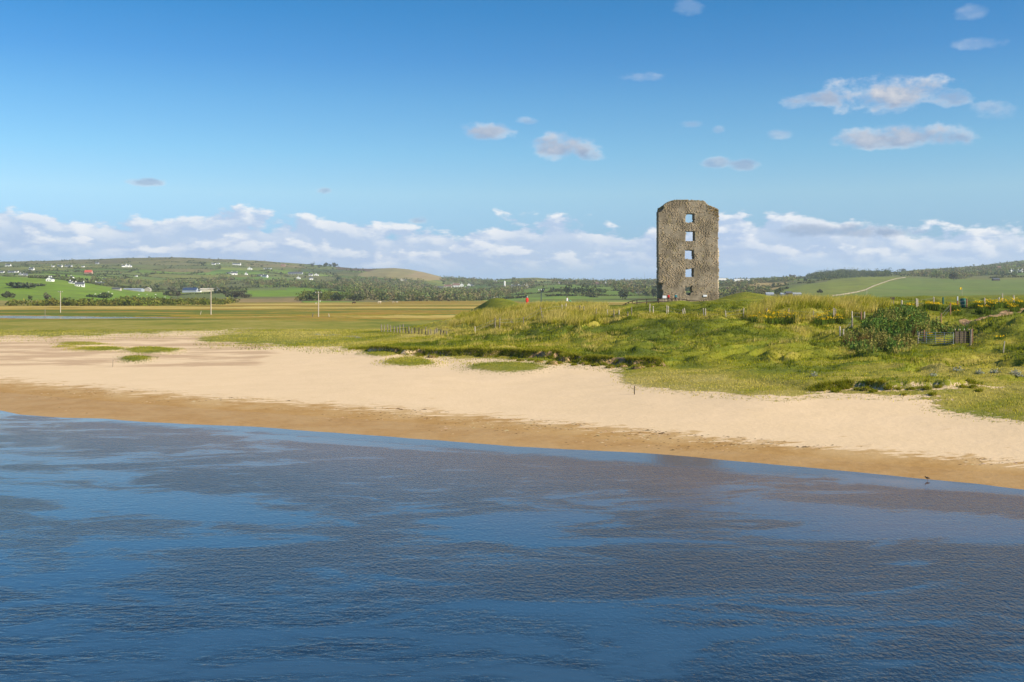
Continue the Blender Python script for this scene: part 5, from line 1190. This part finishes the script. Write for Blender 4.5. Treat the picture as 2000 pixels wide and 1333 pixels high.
M_FLEECE = simple('fleece', (.72, .68, .58), .95, .1, 4); M_COWD = simple('dark_hide', (.06, .03, .018), .8, .2, 2); M_COWP = simple('pale_hide', (.62, .52, .38), .8, .15, 2)
animal(691, 595, 8, M_COWD, 'cow', 'dark brown cow alone on the marsh right of the third pole', rz=0)
animal(741, 594, 8, M_COWP, 'cow', 'pale cow lying furthest left of the pale cattle on the marsh', rz=.2); animal(768, 592.5, 5, M_COWP, 'cow', 'left of two pale cattle by the brown tussock on the marsh', rz=3.0); animal(775, 592.5, 5, M_COWP, 'cow', 'right of two pale cattle by the brown tussock on the marsh', rz=.1)
for i, (x, y) in enumerate([(613,587.5),(617,594),(625,590),(907,585),(911,585),(965,583),(971,582),(977,583.5)]): animal(x, y, 3.2, M_FLEECE, 'sheep', ORD[i]+' tiny white sheep from the left along the far marsh edge', 'sheep on the marsh')
for i, (x, y) in enumerate(sorted([(170,580),(186,576),(196,575),(212,572),(219,575),(260,581),(271,577),(287,577),(304,577),(303,583),(322,582)])): animal(x, y, 3.0, M_FLEECE, 'sheep', ORD[i]+' tiny white sheep from the left in the pasture below the sheds', 'sheep in the pasture', start=560)
# small wading bird at the water's edge
p = hit(1811, 940, 30); e = ob('wading_bird', None, loc=p, rz=2.6, label='small dark wading bird at the water edge', cat='bird'); e.scale = (.72, .72, .72)
bv = MB(); prof = [(-.17,.17,.006),(-.10,.18,.03),(-.03,.19,.055),(.04,.20,.055),(.085,.23,.032),(.105,.265,.028),(.13,.275,.02),(.15,.272,.006),(.21,.265,.002)]
bv.tube([(a, 0, b) for a, b, c in prof], [c for a, b, c in prof], 9); bv.ob('body', M_DWOOD, e, smooth=True)
for sg in (-1, 1): MB().tube([(0, .02*sg, .16), (-.015, .02*sg, .08), (0, .02*sg, -.02)], .006, 5).ob('leg', M_RWOOD, e)

# grass and lichen growing on the broken top of the tower
n = 2600; u = rng.random(n); XS = rng.uniform(-4.9, 4.95, n); tops = []
o_x = [v[0] for v in OUT[3:19]]; o_z = [v[1] for v in OUT[3:19]]
ZS = np.interp(XS, o_x, o_z); right = XS > 3.0
k = rng.random(n) < np.where(right, 1.0, .45); XS, ZS, right = XS[k], ZS[k], right[k]; n = len(XS)
P3 = np.stack([XS, rng.uniform(-.12, 1.2, n), ZS-np.where(right, rng.random(n)**2*1.3, rng.random(n)*.2)], 1); P3[:, 1] = np.where(right & (rng.random(n) < .5), -.1, P3[:, 1])
colr = np.where(right[:, None], vary((.42, .27, .07), n, .3), vary((.24, .21, .05), n, .3))
V, Fc, Cc = rand_quads(P3, rng.uniform(.06, .17, n), colr)
ob('growth', new_mesh('growth', V, Fc, [M_LEAF], colors=dict(bcol=Cc)), tower, kind='stuff', label='yellow lichen and grass on the broken top')
# dark bits of weed and shell left along the tide line
n = 2600; xx = rng.uniform(-100, 2100, n); ln_ = np.interp(xx, [-400, 0, 400, 900, 1400, 2000, 2400], [722, 744, 776, 810, 856, 906, 945]); yy = ln_+np.abs(rng.normal(size=n))*16-3
z0 = .32; Y = (CZ-z0)*F/(yy-CY); X = (xx-CX)/F*Y; k = fbm(X*.12, Y*.3, 171, 3) > .5; X, Y = X[k], Y[k]; Z = H(X, Y); k = Z > .06; X, Y, Z = X[k], Y[k], Z[k]; n = len(X)
sz = rng.uniform(.02, .07, n)*np.where(rng.random(n) < .05, 2.2, 1); V = np.stack([np.stack([X+a_*sz*1.6, Y+b_*sz, Z+c_*sz*.35], 1) for a_, b_, c_ in ((-1, -.4, -.1), (.9, -.6, -.1), (.2, .9, -.1), (.05, .0, 1))], 1).reshape(-1, 3)
Fc = (np.arange(n)[:, None, None]*4+np.array([[0, 1, 3], [1, 2, 3], [2, 0, 3]])).reshape(-1, 3)
ci = np.where(rng.random(n)[:, None] < .62, vary((.13, .085, .045), n, .3), vary((.66, .5, .33), n, .1))
ob('tide_wrack', new_mesh('tide_wrack', V, Fc, [M_LEAF], colors=dict(bcol=np.repeat(ci, 4, 0))), kind='stuff', label='dark and pale specks of weed and shell along the tide line', cat='wrack')
# haze over the far hills
m, N = mat('air'); pv = N.n('ShaderNodeVolumePrincipled'); pv.inputs['Color'].default_value = (.80, .88, 1.0, 1); pv.inputs['Density'].default_value = .00008; pv.inputs['Anisotropy'].default_value = .2
N.put(N.n('ShaderNodeOutputMaterial').inputs['Volume'], pv.outputs[0])
lo, hi = float(min(GZ.min(), HZ.min()))-1, float(max(GZ.max(), HZ.max()))+16
ob('haze', MB().box((0, 3400, (lo+hi)/2), (19000, 7600, hi-lo)).mesh('haze', m), kind='stuff', label='thin bluish air over the fields and hills')
